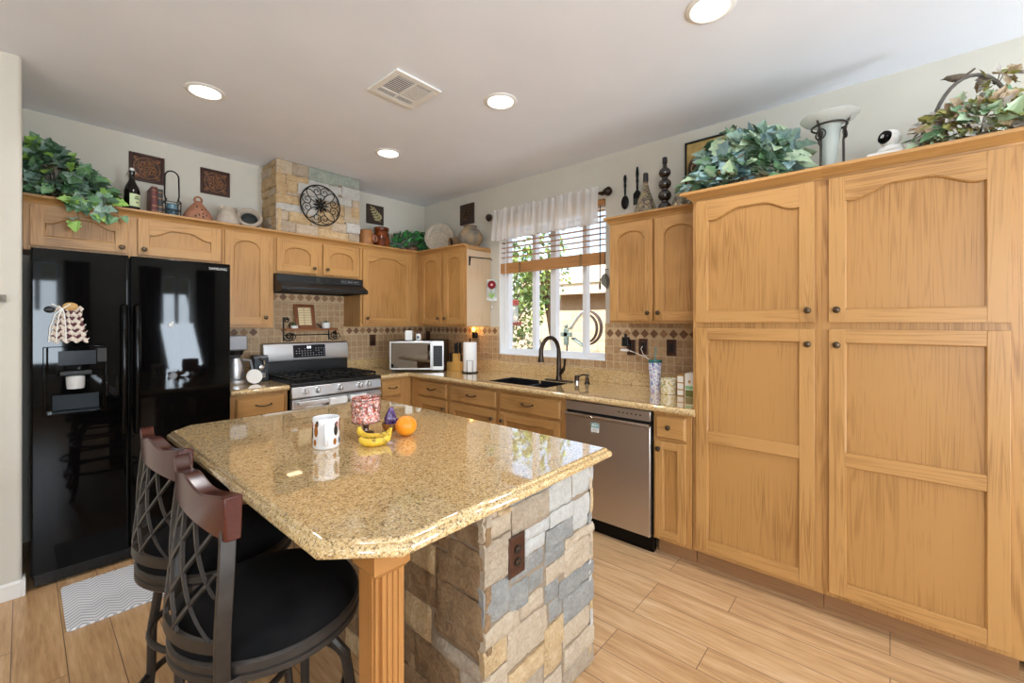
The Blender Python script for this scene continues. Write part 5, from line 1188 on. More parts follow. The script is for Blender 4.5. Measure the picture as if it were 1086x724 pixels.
MB().lathe([(0, 0), (.078, 0), (.085, .01), (.084, .08), (.074, .15), (.066, .175)], p, 28).obj('crock_body', m, t); MB().lathe([(.066, .175), (.074, .178), (.076, .2), (.07, .208), (.06, .208), (.058, .19), (0, .188)], p, 28).obj('rim', m, t)

def foliage(t, c, R, n, mats, size, kind='ivy', zmin=None, droop=0., seedz=0, ymax=None, xmin=None, stems=20, part='foliage', bias=(0, 0, 0), cap=None):
    c = Vector(c); R = Vector(R); mb = MB(); sb = MB(); B = Vector(bias)
    for i in range(n):
        while True:
            d = Vector((rnd(-1, 1), rnd(-1, 1), rnd(-.35, 1))) + B
            if .2 < d.length < 1.6: break
        d.normalize(); f_ = rnd(.55, 1) ** .7
        p = c + Vector((d.x * R.x, d.y * R.y, d.z * R.z)) * f_ + Vector((0, 0, -droop * (abs(d.x) + abs(d.y)) * f_))
        if zmin is not None and p.z < zmin + size[0] * .25: p.z = zmin + size[0] * rnd(.25, .8)
        if ymax is not None: p.y = min(p.y, ymax - size[1] * .8)
        if xmin is not None: p.x = max(p.x, xmin + size[1] * .7)
        if cap is not None: p.z = min(p.z, cap(p) - rnd(0, .05))
        out = (d + Vector((rnd(-.7, .7), rnd(-.7, .7), rnd(-.9, .3)))).normalized()
        if zmin is not None and p.z < zmin + size[1] and out.z < -.2: out.z = rnd(-.1, .3)
        nr = Vector((d.x * .8 + rnd(-.5, .5), d.y * .8 + rnd(-.5, .5), .7 + rnd(-.4, .4))) + Vector((-.35, -.35, 0))
        mb.leaf(p, out, nr, rnd(*size), random.randrange(len(mats)), kind, rnd(.1, .4))
        if i < stems: sb.tube([c + Vector((d.x * R.x * .1, d.y * R.y * .1, -R.z * .3)), (c + p) / 2 + Vector((0, 0, .02)), p], .002, 5)
    mb.obj(part, mats, t, smooth=0); sb.obj('stems', 'stem', t)
p = Vector((.2, 3.9, T1))
t = thing('ivy_plant', 'large trailing green ivy over the cabinet above the fridge', 'plant', p)
foliage(t, (.165, 3.86, T1 + .08), (.265, .15, .36), 380, ['lf1', 'lf2', 'lf3', 'lf1', 'lf4', 'lf3'], (.05, .085), zmin=T1 - .0, ymax=YB, xmin=.0, bias=(-.25, -.25, 0), cap=lambda p: 2.50 - .66 * p.x)
mb = MB(); sb = MB()
for (x, z, n) in ((.1, .02, 5), (.16, .0, 5), (.22, -.03, 7), (.29, -.06, 6), (.2, -.1, 3), (.24, .02, 6), (.34, .01, 5), (.33, -.1, 3), (.38, -.08, 2)):
    q0 = Vector((x * .8 + .03, 3.80, T1 + .06)); q1 = Vector((x, 3.675, T1 + .03)); q2 = Vector((x + .03, 3.665, T1 + z - .04))
    sb.tube([q0, q1, q2], .002, 5)
    for i in range(n):
        s_ = rnd(.2, 1); b = q1.lerp(q2, s_) if s_ > .4 else q0.lerp(q1, s_ * 2)
        mb.leaf(b + Vector((rnd(-.03, .03), rnd(-.03, 0), rnd(-.02, .03))), (rnd(-.6, .6), -.3, rnd(-1, .1)), (rnd(-.3, .3), -1, .5), rnd(.045, .075), random.randrange(5), 'ivy', .25)
mb.obj('trailing_leaves', ['lf1', 'lf2', 'lf4', 'lf3', 'lf2'], t, smooth=0); sb.obj('trailing_stems', 'stem', t)
MB().lathe([(0, 0), (.09, 0), (.1, .09), (.09, .09), (0, .08)], p, 20).obj('basket', 'stem', t)
p = Vector((2.80, 3.90, T1))
t = thing('potted_plant', 'bushy glossy green plant in the cabinet corner beside the big plate', 'plant', p)
foliage(t, (2.80, 3.89, T1 + .07), (.24, .14, .17), 280, ['lf7', 'lf7', 'lf1'], (.045, .07), 'oval', zmin=T1, ymax=YB, bias=(0, -.2, 0))
foliage(t, (2.97, 3.93, T1 + .16), (.06, .06, .07), 25, ['lf7', 'lf1'], (.04, .06), 'oval', zmin=T1, ymax=YB, part='tall_sprig', stems=5)
MB().lathe([(0, 0), (.06, 0), (.075, .07), (.065, .07), (0, .06)], p, 20).obj('pot', 'clay', t)
p = Vector((2.93, 3.60, T1)); q = Vector((-.75, -.62, .2)).to_track_quat('Z', 'Y').to_matrix()
t = thing('display_plate', 'large speckled beige plate standing upright on the corner cabinet', 'plate', p)
MB().lathe([(0, 0), (.09, 0), (.1, .006), (.152, .02), (.155, .025), (.15, .026), (.1, .012), (.088, .007), (0, .006)], p + Vector((0, 0, .152)), 40, 0, q).obj('plate_disc', plain('speckled_stoneware', '#b7ab98', .35, var=.18, scale=30), t)
MB().tube([p + Vector((-.06, -.02, .003)), p + Vector((.05, .06, .004)), p + Vector((.03, .04, .12))], .004, 6).tube([p + Vector((0, -.1, .003)), p + Vector((.09, .0, .004)), p + Vector((.05, .02, .12))], .004, 6).obj('easel', 'iron', t)
MB().tube([p + q @ Vector((.12 * math.cos(a), .12 * math.sin(a), .028)) + Vector((0, 0, .152)) for a in [2.2 + 1.1 * i / 8 for i in range(9)]], .003, 6).obj('glaze_swirl', 'white', t)
p = Vector((2.865, 3.345, T1)); q = Vector((-.8, .15, -.05)).to_track_quat('Z', 'Y').to_matrix()
t = thing('clay_jar', 'small tan jar lying on its side with a dark open mouth', 'jar', p)
MB().lathe([(0, -.11), (.04, -.105), (.065, -.06), (.066, -.02), (.052, .02), (.05, .035), (.056, .045), (.048, .046), (.042, .02)], p + Vector((.05, 0, .066)), 26, 0, q).obj('jar_body', plain('weathered_clay', '#97795a', .7, var=.3, scale=18), t)
MB().lathe([(0, .018), (.0425, .022)], p + Vector((.05, 0, .066)), 26, 0, q).obj('dark_mouth', 'black', t)
p = Vector((2.93, 3.125, T1))
t = thing('clay_pot', 'large round weathered grey and tan pot at the end of the corner cabinet', 'clay pot', p)
m = Mat('weathered_pot', '#8f8372', .8); m.color(m.ramp(m.noise(m.coord(), 9, 5), [(.35, '#6f6c69'), (.5, '#94846d'), (.65, '#ad9069'), (.8, '#c2ae8d')]))
MB().lathe([(0, 0), (.06, 0), (.1, .03), (.122, .08), (.118, .12), (.09, .165), (.06, .18), (.058, .195), (.072, .205), (.066, .208), (.05, .19), (0, .18)], p, 32).obj('pot_body', m, t)

# decanters on the cabinet right of the window
def decanter(name, label, p, prof, mat, cap, capmat):
    t = thing(name, label, 'decanter', p, 'glass decanters by the pantry'); MB().lathe(prof, p, 28).obj('glass_body', mat, t); MB().lathe(cap, p, 18).obj('stopper', capmat, t); return t
gl = pattern('grain_filled_glass', '#8b7c60', ['#5a4934', '#a3946e', '#6e675c', '#4a3b4a', '#7b7f4e'], 55, .45)
gl.b.inputs['Coat Weight'].default_value = 1; gl.b.inputs['Coat Roughness'].default_value = .03
dk = Mat('dark_pepper_glass', '#241711', .08, Coat_Weight=1.)
stop = plain('wax_stopper', '#2b2a2c', .4)
decanter('decanter', 'cone-shaped glass decanter of layered grains', Vector((2.92, 1.303, T1)), [(0, 0), (.085, 0), (.09, .006), (.088, .02), (.05, .13), (.026, .2), (.016, .235), (.015, .27), (.018, .272), (0, .273)], gl, [(.018, .252), (.019, .255), (.018, .31), (.014, .315), (0, .315)], stop)
pr = [(0, 0)]
for k, z in enumerate((.045, .128, .208, .286)):
    r = .046 - .002 * k
    pr += [(r * math.sin(a), z - r * math.cos(a) * .95) for a in [PI * (.17 + .66 * i / 8) for i in range(9)]]
pr += [(.014, .335), (.013, .36), (0, .361)]
decanter('decanter', 'dark decanter of four stacked glass bulbs', Vector((2.92, 1.165, T1)), pr, dk, [(.014, .348), (.0175, .35), (.0165, .388), (.012, .392), (0, .392)], stop)
decanter('decanter', 'small rounded glass decanter with a blue-grey stopper', Vector((2.92, 1.062, T1)), [(0, 0), (.05, 0), (.055, .01), (.053, .05), (.038, .095), (.016, .12), (.014, .14), (0, .141)], gl, [(.016, .128), (.02, .13), (.021, .172), (.016, .178), (0, .178)], plain('blue_stopper', '#3b4656', .4))

p = Vector((2.76, .62, TP)); M['whitewicker'] = plain('white_wicker', '#d9d4cc', .8, var=.2, scale=60)
t = thing('ivy_plant', 'blue-green variegated ivy in a white basket on the pantry', 'plant', p)
mb = MB().lathe([(0, 0), (.1, 0), (.125, .1), (.12, .1), (0, .09)], p, 26)
for z in (.012, .03, .048, .066, .084, .1): mb.tube([p + Vector(((.102 + z * .25) * math.cos(a), (.102 + z * .25) * math.sin(a), z)) for a in [2 * PI * i / 26 for i in range(26)]], .008, 6, closed=True)
mb.obj('basket', 'whitewicker', t)
foliage(t, (2.74, .62, TP + .15), (.2, .29, .24), 320, ['lf1', 'lf5', 'lf6', 'lf2', 'lf3', 'lf6', 'lf5'], (.06, .1), zmin=TP, bias=(-.25, 0, 0), droop=.04)
foliage(t, (2.56, .66, TP + .05), (.08, .28, .07), 40, ['lf3', 'lf6', 'lf2', 'lf5'], (.05, .08), zmin=TP, bias=(-.3, 0, 0), part='front_leaves', stems=8)
p = Vector((2.74, .235, TP))
t = thing('candle_stand', 'clear glass bowl and cone on a wrought-iron tripod stand on the pantry', 'candle holder', p)
mb = MB()
for i in range(3):
    a = 2 * PI * i / 3 + .5; d = Vector((math.cos(a), math.sin(a), 0))
    mb.tube([p + d * .06, p + d * .058 + Vector((0, 0, .2)), p + d * .07 + Vector((0, 0, .28)), p + d * .085 + Vector((0, 0, .315))], .0055, 8)
    mb.tube(spiral(p + d * .066 + Vector((0, 0, .235)), (math.cos(a + 1.3), math.sin(a + 1.3), 0), (0, 0, 1), .03, .007, PI * .5, 1.5, 20), .0035, 6).tube(spiral(p + d * .066 + Vector((0, 0, .235)), (math.cos(a - 1.3), math.sin(a - 1.3), 0), (0, 0, 1), .03, .007, PI * .5, 1.5, 20), .0035, 6)
mb.tube([p + Vector((.075 * math.cos(a), .075 * math.sin(a), .285)) for a in [2 * PI * i / 28 for i in range(28)]], .005, 8, closed=True).tube([p + Vector((.057 * math.cos(a), .057 * math.sin(a), .06)) for a in [2 * PI * i / 24 for i in range(24)]], .0035, 6, closed=True)
mb.obj('iron_stand', 'stoolmetal', t)
MB().lathe([(0, .015), (.02, .016), (.024, .05), (.05, .27), (.052, .285), (.049, .285), (.022, .055), (0, .03)], p, 26).obj('glass_cone', 'clear', t)
MB().lathe([(.0, .29), (.05, .291), (.112, .318), (.126, .334), (.123, .336), (.05, .298), (0, .296)], p, 36).obj('glass_dish', 'frost', t)
p = Vector((2.72, .0, TP))
solo('white_case', MB().box(p.x - .05, p.x + .06, -.085, .085, TP, TP + .085), 'white', 'flat white box under the security camera on the pantry', 'box', p, bevel=.006)
p = Vector((2.72, .0, TP + .0855))
t = thing('security_camera', 'white ball-shaped indoor security camera with a dark face on the pantry', 'camera', p)
MB().lathe([(0, 0), (.05, 0), (.053, .006), (.045, .022), (.03, .03), (0, .032)], p, 28).obj('base', 'white', t)
MB().ball(p + Vector((0, 0, .068)), .041, 26).obj('head', 'white', t)
q = Vector((-.7, .55, .1)).normalized(); qm = q.to_track_quat('Z', 'Y').to_matrix()
k = MB().lathe([(.0, .014), (.018, .0125), (.028, .007), (.0305, -.002), (0, -.003)], p + Vector((0, 0, .068)) + q * .0305, 26, 0, qm).obj('dark_face', 'blackgloss', t)
MB().lathe([(.009, .0), (.0095, .002), (.004, .0035), (0, .002)], p + Vector((0, 0, .068)) + q * .0445, 18, 0, qm).obj('lens', 'chrome', k)
p = Vector((2.74, -.265, TP))
t = thing('flower_basket', 'arched-handle basket of faded mixed leaves at the pantry end', 'basket', p)
mb = MB().lathe([(0, 0), (.08, 0), (.11, .07), (.1, .07), (0, .06)], p, 24)
for z in (.012, .03, .048, .066): mb.tube([p + Vector(((.084 + z * .4) * math.cos(a), (.084 + z * .4) * math.sin(a), z)) for a in [2 * PI * i / 26 for i in range(26)]], .007, 6, closed=True)
mb.obj('basket_bowl', plain('grey_wicker', '#8d7a62', .8, var=.25, scale=50), t)
hp = [p + Vector((0, .135 * math.cos(PI * i / 20), .05 + .31 * math.sin(PI * i / 20))) for i in range(21)]
MB().tube(hp, .008, 8).obj('arched_handle', plain('grey_twig', '#6f6a62', .7, var=.2, scale=60), t)
foliage(t, (2.72, -.27, TP + .08), (.17, .20, .17), 420, ['lf8', 'lf9', 'lf10', 'lf6', 'lf10', 'lf2', 'lf6', 'lf9', 'lf8'], (.035, .06), zmin=TP, bias=(-.3, 0, 0))
foliage(t, (2.74, -.34, TP + .31), (.04, .06, .05), 30, ['lf8', 'lf10', 'lf9'], (.03, .045), part='handle_leaves', stems=4)
b = hp[8] + Vector((0, 0, .014)); dr_ = Vector((0, 1, -.05))
t = thing('toy_bird', 'small brown model bird perched on the basket handle', 'bird', b - Vector((0, 0, .012)))
MB().tube([b + Vector((0, -.055, .028)), b + Vector((0, -.03, .01)), b + Vector((0, -.012, .008)), b + Vector((0, .01, .008)), b + Vector((0, .024, .014)), b + Vector((0, .034, .018)), b + Vector((0, .043, .016))], [.004, .006, .013, .016, .012, .009, .003], 12).obj('body', plain('bird_brown', '#6d6152', .8, var=.3, scale=80), t)
MB().tube([b + Vector((0, .04, .017)), b + Vector((0, .053, .016))], [.003, .0008], 6).obj('beak', 'black', t)
mb = MB()
for s in (-.006, .006): mb.tube([b + Vector((s, .004, -.002)), b + Vector((s, .006, -.014))], .0015, 5)
mb.obj('legs', 'black', t)

# ------------------------------------------------------------------ things on the island
p = Vector((.805, 1.70, IT))
t = thing('mug', 'white mug with brown and grey animal prints on the island', 'mug', p)
MB().lathe([(0, 0), (.046, 0), (.05, .004), (.051, .05), (.051, .117), (.0495, .12), (.0475, .117), (.047, .01), (0, .008)], p, 32).obj('cup_body', Mat('white_glaze', '#eeeef0', .12), t)
d = Vector((-.43, -.9, 0)); w = Vector((.9, -.43, 0))
MB().tube([p + d * .049 + Vector((0, 0, .1)), p + d * .075 + Vector((0, 0, .098)), p + d * .084 + Vector((0, 0, .075)), p + d * .082 + Vector((0, 0, .045)), p + d * .07 + Vector((0, 0, .024)), p + d * .049 + Vector((0, 0, .02))], [.007, .008, .008, .008, .007, .007], 10).obj('handle', Mat('white_glaze_handle', '#eeeef0', .12), t)
cols = [Mat('print_brown', '#a0622a', .2), Mat('print_dark', '#3a3533', .2), Mat('print_gold', '#d09a3a', .2), Mat('print_slate', '#596472', .2), Mat('print_pink', '#c9857d', .2)]
mb = MB()
def dab(ang, z, rx, rz, k):
    a0 = math.atan2(d.y, d.x) + ang; rx *= 1.25; rz *= 1.3
    mb.add([p + Vector((.0513 * math.cos(a0), .0513 * math.sin(a0), z))] + [tuple(p + Vector((.0516 * math.cos(a0 + rx / .051 * math.cos(b)), .0516 * math.sin(a0 + rx / .051 * math.cos(b)), z + rz * math.sin(b)))) for b in [2 * PI * i / 12 for i in range(12)]], [(0, 1 + i, 1 + (i + 1) % 12) for i in range(12)], k)
for a in range(12):
    ang = -PI + a * PI / 6 + .25
    if abs(ang) < .35: continue
    dab(ang, .06 + .012 * (a % 3), .008, .017, (0, 3, 2, 1)[a % 4]); dab(ang + .03, .082 + .012 * (a % 3), .007, .008, (0, 3, 2, 1)[a % 4])
    dab(ang + .12, .102 - .006 * (a % 2), .005, .009, (1, 4)[a % 2]); dab(ang - .1, .028, .006, .01, (1, 0, 3)[a % 3])
mb.obj('animal_prints', cols, t, smooth=0)
p = Vector((1.02, 1.77, IT))
t = thing('candle_holder', 'pink mosaic-shaded votive lamp on a stem on the island', 'candle holder', p)
MB().lathe([(0, 0), (.036, 0), (.036, .005), (.014, .012), (.011, .024), (.016, .036), (.011, .046), (.02, .05), (0, .05)], p, 22).obj('stem', Mat('silver_brown', '#7d6a60', .25, .8), t)
m = pattern('pink_mosaic', '#c98377', ['#b5503f', '#dba79b', '#efd8d2', '#8a6a5c', '#cf7a5e', '#e6c1bd'], 130, .3)
MB().lathe([(0, .05), (.055, .05), (.0605, .056), (.0605, .155), (.0585, .162), (.055, .16), (.054, .06), (0, .056)], p, 36).obj('mosaic_shade', m, t)
mb = MB()
for z in (.056, .155): mb.tube([p + Vector((.061 * math.cos(a), .061 * math.sin(a), z)) for a in [2 * PI * i / 32 for i in range(32)]], .0022, 6, closed=True)
for k in range(7):
    a = 2 * PI * k / 7; c0 = p + Vector((.0615 * math.cos(a), .0615 * math.sin(a), .105))
    tg = Vector((-math.sin(a), math.cos(a), 0)); P = [p + Vector((.0618 * math.cos(a + .38 * (1 - i / 14) * math.cos(i * .55)), .0618 * math.sin(a + .38 * (1 - i / 14) * math.cos(i * .55)), .105 + .038 * (1 - i / 14) * math.sin(i * .55))) for i in range(14)]
    mb.tube(P, .0016, 5)
mb.obj('filigree', plain('copper_wire', '#8a5f50', .3, .7), t)
m = Mat('banana_skin', '#e2b52a', .45); v = m.coord(); n1 = m.noise(v, 26, 4); n2 = m.noise(v, 48, 3)
m.color(m.mix(m.ramp(n1, [(.3, '#d9a91f'), (.55, '#ecc63f'), (.8, '#e6cf52')]), '#6b4216', m.ramp(n2, [(.57, (0, 0, 0, 1)), (.66, (.8, .8, .8, 1))])))
def banana(pts, label, r=.0165):
    t = thing('banana', label, 'banana', Vector(pts[0]) * .5 + Vector(pts[-1]) * .5, 'bananas on the island'); o_ = ORG[t.name]; t.location.z = ORG[t.name].z = IT; 
    R = [r * f_ for f_ in (.45, .8, .98, 1.04, 1.04, .98, .84, .5, .33, .3)]
    MB().tube(pts, R, 7).obj('peel', m, t, smooth=60)
    MB().ball(pts[0], r * .42, 8).obj('tip', 'stem', t); MB().ball(pts[-1], r * .36, 8).obj('stem_end', 'stem', t)
z0 = IT + .0165
banana([(.895, 1.60, z0 + .018), (.898, 1.59, z0 + .007), (.908, 1.572, z0 + .001), (.925, 1.556, z0), (.948, 1.548, z0), (.972, 1.546, z0 + .001), (.99, 1.55, z0 + .005), (1.003, 1.556, z0 + .018), (1.012, 1.562, z0 + .032), (1.02, 1.567, z0 + .042)], 'ripe freckled banana nearest the mug side, lying in front of the other')
banana([(.945, 1.695, z0 + .036), (.942, 1.686, z0 + .022), (.944, 1.668, z0 + .008), (.952, 1.645, z0 + .002), (.966, 1.625, z0 + .001), (.985, 1.61, z0 + .002), (1.003, 1.6, z0 + .006), (1.018, 1.592, z0 + .018), (1.025, 1.586, z0 + .032), (1.03, 1.58, z0 + .043)], 'ripe yellow banana with a raised tip, behind the front one')
p = Vector((1.115, 1.60, IT)); m = Mat('orange_peel', '#f0941a', .42); m.color(m.ramp(m.noise(m.coord(), 10, 2), [(.3, '#ea850f'), (.7, '#f6a62c')])); m.bump(m.noise(m.coord(), 260, 2), .35, .001)
t = thing('orange', 'bright round orange beside the bananas', 'orange', p)
MB().ball(p + Vector((0, 0, .044)), (.046, .046, .044), 26).obj('peel', m, t); MB().lathe([(0, 0), (.004, 0), (.003, .002), (0, .003)], p + Vector((0, 0, .0872)), 8).obj('stem_button', 'stem', t)
p = Vector((1.125, 1.735, IT))
solo('wooden_bowl', MB().lathe([(0, .002), (.026, 0), (.036, .012), (.041, .034), (.039, .036), (.034, .03), (.026, .012), (0, .01)], p, 28), oak('bowl_wood', 'Z', '#9a642f', '#74431a', .4), 'small brown wooden bowl holding the purple crystal', 'bowl', p)
p = Vector((1.125, 1.735, IT + .0105)); mb = MB(); rows = []
for k, (z, r) in enumerate(((0, .018), (.02, .024), (.045, .028), (.072, .02), (.092, .008), (.098, .0))):
    rows.append((r, z))
mb.lathe(rows, p, 7)
mb.v = [v_ + Vector((rnd(-.003, .003), rnd(-.003, .003), rnd(-.003, .003))) for v_ in mb.v]
for k in range(9):
    a = rnd(0, 2 * PI); z = rnd(.01, .045); c_ = p + Vector((.021 * math.cos(a), .027 * math.sin(a), z)); dd = Vector((math.cos(a), math.sin(a), .7)).normalized()
    mb.tube([c_ - dd * .008, c_ + dd * .006, c_ + dd * .013], [.008, .007, .0008], 6)
m = Mat('amethyst', '#5b3a86', .15, Coat_Weight=.6); m.color(m.ramp(m.noise(m.coord(), 40, 3), [(.3, '#3b2852'), (.55, '#5f4582'), (.75, '#a79bb8')]))
solo('crystal', mb, m, 'purple amethyst crystal standing in the wooden bowl', 'crystal', p, smooth=0)

# ------------------------------------------------------------------ stools
def stool():
    r = thing('bar_stool', 'x', 'bar stool', (0, 0, 0), 'swivel bar stools at the island'); R = .215
    MB().lathe([(0, .625), (.19, .625), (R - .003, .632), (R - .001, .65), (.2, .672), (.165, .69), (.1, .7), (0, .703)], (0, 0, 0), 44).obj('seat_cushion', 'seat', r, smooth=60)
    MB().lathe([(.16, .592), (R, .592), (R + .006, .598), (R + .006, .61), (R + .001, .613), (R + .001, .618), (R + .006, .621), (R + .006, .634), (R, .64), (.19, .64), (.16, .6)], (0, 0, 0), 48).obj('seat_ring', 'stoolmetal', r)
    MB().lathe([(0, .55), (.085, .55), (.09, .556), (.09, .57), (.1, .575), (.1, .592), (0, .592)], (0, 0, 0), 28).obj('swivel_plate', 'stoolmetal', r)
    # backrest
    xt = -.15
    def bow(y): return xt - .024 * (1 - min(1, (y / .217) ** 2))
    def flatbar(P, w, d_):
        mb = MB(); vs = []
        for (x, y, z) in P: vs += [(x - d_ / 2, y - w / 2, z), (x + d_ / 2, y - w / 2, z), (x + d_ / 2, y + w / 2, z), (x - d_ / 2, y + w / 2, z)]
        n = len(P); fs = [(3, 2, 1, 0), tuple(range(4 * n - 4, 4 * n))]
        for i in range(n - 1):
            for k in range(4): fs.append((i * 4 + k, i * 4 + (k + 1) % 4, i * 4 + 4 + (k + 1) % 4, i * 4 + 4 + k))
        return mb.add(vs, fs)
    for s in (-1, 1):
        P = []
        for i in range(13):
            t_ = i / 12; z = .585 + .365 * t_; y = s * (.165 + .032 * math.sin(PI * t_ * .9) + .02 * t_)
            xr_ = -math.sqrt(max(0, (R + .012) ** 2 - .165 ** 2)); x = xr_ + (bow(y) - xr_) * t_ - .012 * math.sin(PI * t_)
            P.append((x, y, z))
        k = flatbar(P, .014, .03).obj('back_post', 'stoolmetal', r, bevel=.002)
        MB().box(P[0][0] - .03, P[0][0] + .03, P[0][1] - .012 + s * .004, P[0][1] + .012 + s * .004, .586, .612).obj('post_foot', 'stoolmetal', k, bevel=.002)
    def top(s): return 1.016 + .007 * math.cos(2 * PI * s) - .004 * s * s
    mb = MB(); n = 36; vs = []; th = .03
    for i in range(n + 1):
        s = -1 + 2 * i / n; y = .217 * s; x = bow(y); zb = .925 + .006 * (1 - s * s); zt = top(s)
        vs += [(x - th / 2, y, zb), (x + th / 2, y, zb), (x + th / 2 + .003, y, zt), (x - th / 2 - .003, y, zt)]
    fs = [(3, 2, 1, 0), tuple(range(4 * n, 4 * n + 4))]
    for i in range(n):
        for k in range(4): fs.append((i * 4 + k, i * 4 + (k + 1) % 4, i * 4 + 4 + (k + 1) % 4, i * 4 + 4 + k))
    mb.add(vs, fs).obj('top_rail', 'cherry', r, bevel=.004)
    def bk(y, z):
        t_ = (z - .585) / .365; xr_ = -math.sqrt(max(0, (R + .012) ** 2 - min(.18, abs(y)) ** 2)); return xr_ + (bow(y) - xr_) * t_ - .012 * math.sin(PI * t_)
    def rod(f, name='lattice_bar'):
        P = []
        for i in range(41):
            t_ = i / 40; z = .695 + .25 * t_; y = f(t_)
            if abs(y) < .152 + .03 * t_: P.append((bk(y, z), y, z))
        if len(P) < 4: return
        flatbar(P, .014, .007).obj(name, 'stoolmetal', r)
    for s in (-1, 1):
        for o_ in (-.25, -.155, -.06, .035): rod(lambda t_: s * (o_ + .22 * t_))
    mb = MB(); vs = []; n = 24
    for i in range(n + 1):
        y = -.175 + .35 * i / n; z0_, z1_ = .672, .70; vs += [(bk(y, z0_) - .004, y, z0_), (bk(y, z0_) + .006, y, z0_), (bk(y, z1_) + .006, y, z1_), (bk(y, z1_) - .004, y, z1_)]
    fs = [(3, 2, 1, 0), tuple(range(4 * n, 4 * n + 4))]
    for i in range(n):
        for k in range(4): fs.append((i * 4 + k, i * 4 + (k + 1) % 4, i * 4 + 4 + (k + 1) % 4, i * 4 + 4 + k))
    mb.add(vs, fs).obj('lower_rail', 'stoolmetal', r)
    for sx in (-1, 1):
        for sy in (-1, 1):
            P = [(sx * .05, sy * .05, .56), (sx * .1, sy * .1, .55), (sx * .135, sy * .135, .49), (sx * .15, sy * .15, .36), (sx * .152, sy * .152, .22), (sx * .16, sy * .16, .1), (sx * .185, sy * .185, .008)]
            k = MB().tube(P, [.012, .013, .0135, .0135, .013, .013, .012], 8).obj('leg', 'stoolmetal', r)
            MB().lathe([(0, 0), (.015, 0), (.016, .008), (.012, .014), (0, .014)], (sx * .185, sy * .185, 0), 12).obj('foot_cap', 'black', k)
    ring = lambda rad, z, tr: MB().tube([(rad * math.cos(2 * PI * i / 40), rad * math.sin(2 * PI * i / 40), z) for i in range(40)], tr, 8, closed=True)
    ring(.222, .2, .011).obj('foot_ring', 'stoolmetal', r); ring(.185, .40, .009).obj('upper_ring', 'stoolmetal', r)
    return r
s1_ = stool(); s1_.location = (.44, 1.24, 0); s1_['label'] = 'black round-seat metal bar stool with cherry top rail, nearest the wooden island post'
s2_ = copy_tree(s1_); s2_.location = (.445, 1.715, 0); s2_.rotation_euler.z = math.radians(3); s2_['label'] = 'black round-seat metal bar stool with cherry top rail, nearer the fridge and mat'
# mat
m = Mat('chevron_mat', '#cfd0d2', .9); tc = m.node('TexCoord'); sx = m.node('SeparateXYZ'); m.link(tc.outputs['Object'], sx.inputs[0])
zig = m.math('ABSOLUTE', m.math('SUBTRACT', m.math('FRACT', m.math('MULTIPLY', sx.outputs[0], 11.)), .5))
st = m.math('FRACT', m.math('ADD', m.math('MULTIPLY', sx.outputs[1], 36.), m.math('MULTIPLY', zig, 3.2)))
m.color(m.ramp(st, [(.0, '#b4b6bb'), (.42, '#b4b6bb'), (.5, '#e9e9ea'), (1, '#e6e6e8')])); m.bump(st, .3, .002)
mb = MB(); c_ = .02; x0, x1, y0, y1 = .13, .90, 2.74, 3.215
pts = []
for (cx0, cy0, a0) in ((x1 - c_, y1 - c_, 0), (x0 + c_, y1 - c_, 1), (x0 + c_, y0 + c_, 2), (x1 - c_, y0 + c_, 3)):
    pts += [(cx0 + c_ * math.cos(a0 * PI / 2 + PI / 2 * i / 5), cy0 + c_ * math.sin(a0 * PI / 2 + PI / 2 * i / 5)) for i in range(6)]
solo('floor_mat', mb.prism(pts, .0005, .011), m, 'pale grey chevron-patterned kitchen mat on the floor by the fridge', 'mat', (.5, 3.0, 0), bevel=.003)

# ------------------------------------------------------------------ outside the window
struct('ground', MB().box(XR + .3, 26, -12, 26, -.25, -.05), plain('yard_gravel', '#a8967c', .9, var=.25, scale=12), smooth=0)
M['block_wall'] = Mat('block_wall', '#dcc7a6', .9); m = M['block_wall']
tc = m.node('TexCoord'); sx = m.node('SeparateXYZ'); m.link(tc.outputs['Object'], sx.inputs[0]); cb = m.node('CombineXYZ'); m.link(sx.outputs[1], cb.inputs[0]); m.link(sx.outputs[2], cb.inputs[1])
br = m.node('TexBrick'); m.link(cb.outputs[0], br.inputs['Vector'])
for k, v in (('Scale', 1.), ('Mortar Size', .006), ('Brick Width', .4), ('Row Height', .2)): br.inputs[k].default_value = v
br.inputs['Color1'].default_value = lin('#d8c19d'); br.inputs['Color2'].default_value = lin('#e2cfae'); br.inputs['Mortar'].default_value = lin('#b7a283'); m.color(br.outputs['Color'])
FXW = 7.6
solo('garden_wall', MB().box(FXW, FXW + .2, -4, 12, -.2, 1.62), 'block_wall', 'cream block garden wall outside the window', 'wall', (FXW, 4, -.2), smooth=0)
hs = thing('house', 'neighbouring stucco house with a pale tiled roof beyond the garden wall', 'house', (10, 4, 0))
MB().box(9.4, 16, -4, 6.9, -.2, 2.25).obj('stucco_wall', plain('tan_stucco', '#b59a7d', .9), hs, smooth=0)
MB().box(8.75, 8.85, -4.5, 7.6, 2.05, 2.3).obj('fascia', plain('cream_fascia', '#dfd0b4', .8), hs, smooth=0)
MB().box(8.8, 9.4, -4.5, 7.6, 2.2, 2.25).obj('soffit', plain('soffit_tan', '#c2a88a', .9), hs, smooth=0)
mb = MB(); rt = plain('pale_roof_tile', '#d9c3a5', .8, var=.15, scale=6)
nr = 14
for i in range(nr):
    xa, xb2 = 8.7 + i * .32, 8.7 + (i + 1) * .32 + .03; za = 2.30 + i * .125; k = 7.6 - i * .36
    mb.add([(xa, -4.5, za), (xa, k, za), (xb2, k - .36, za + .125), (xb2, -4.5, za + .125), (xa, -4.5, za + .05), (xa, k, za + .05), (xb2, k - .36, za + .175), (xb2, -4.5, za + .175)], [(0, 1, 2, 3), (4, 7, 6, 5), (0, 4, 5, 1), (1, 5, 6, 2), (2, 6, 7, 3), (3, 7, 4, 0)])
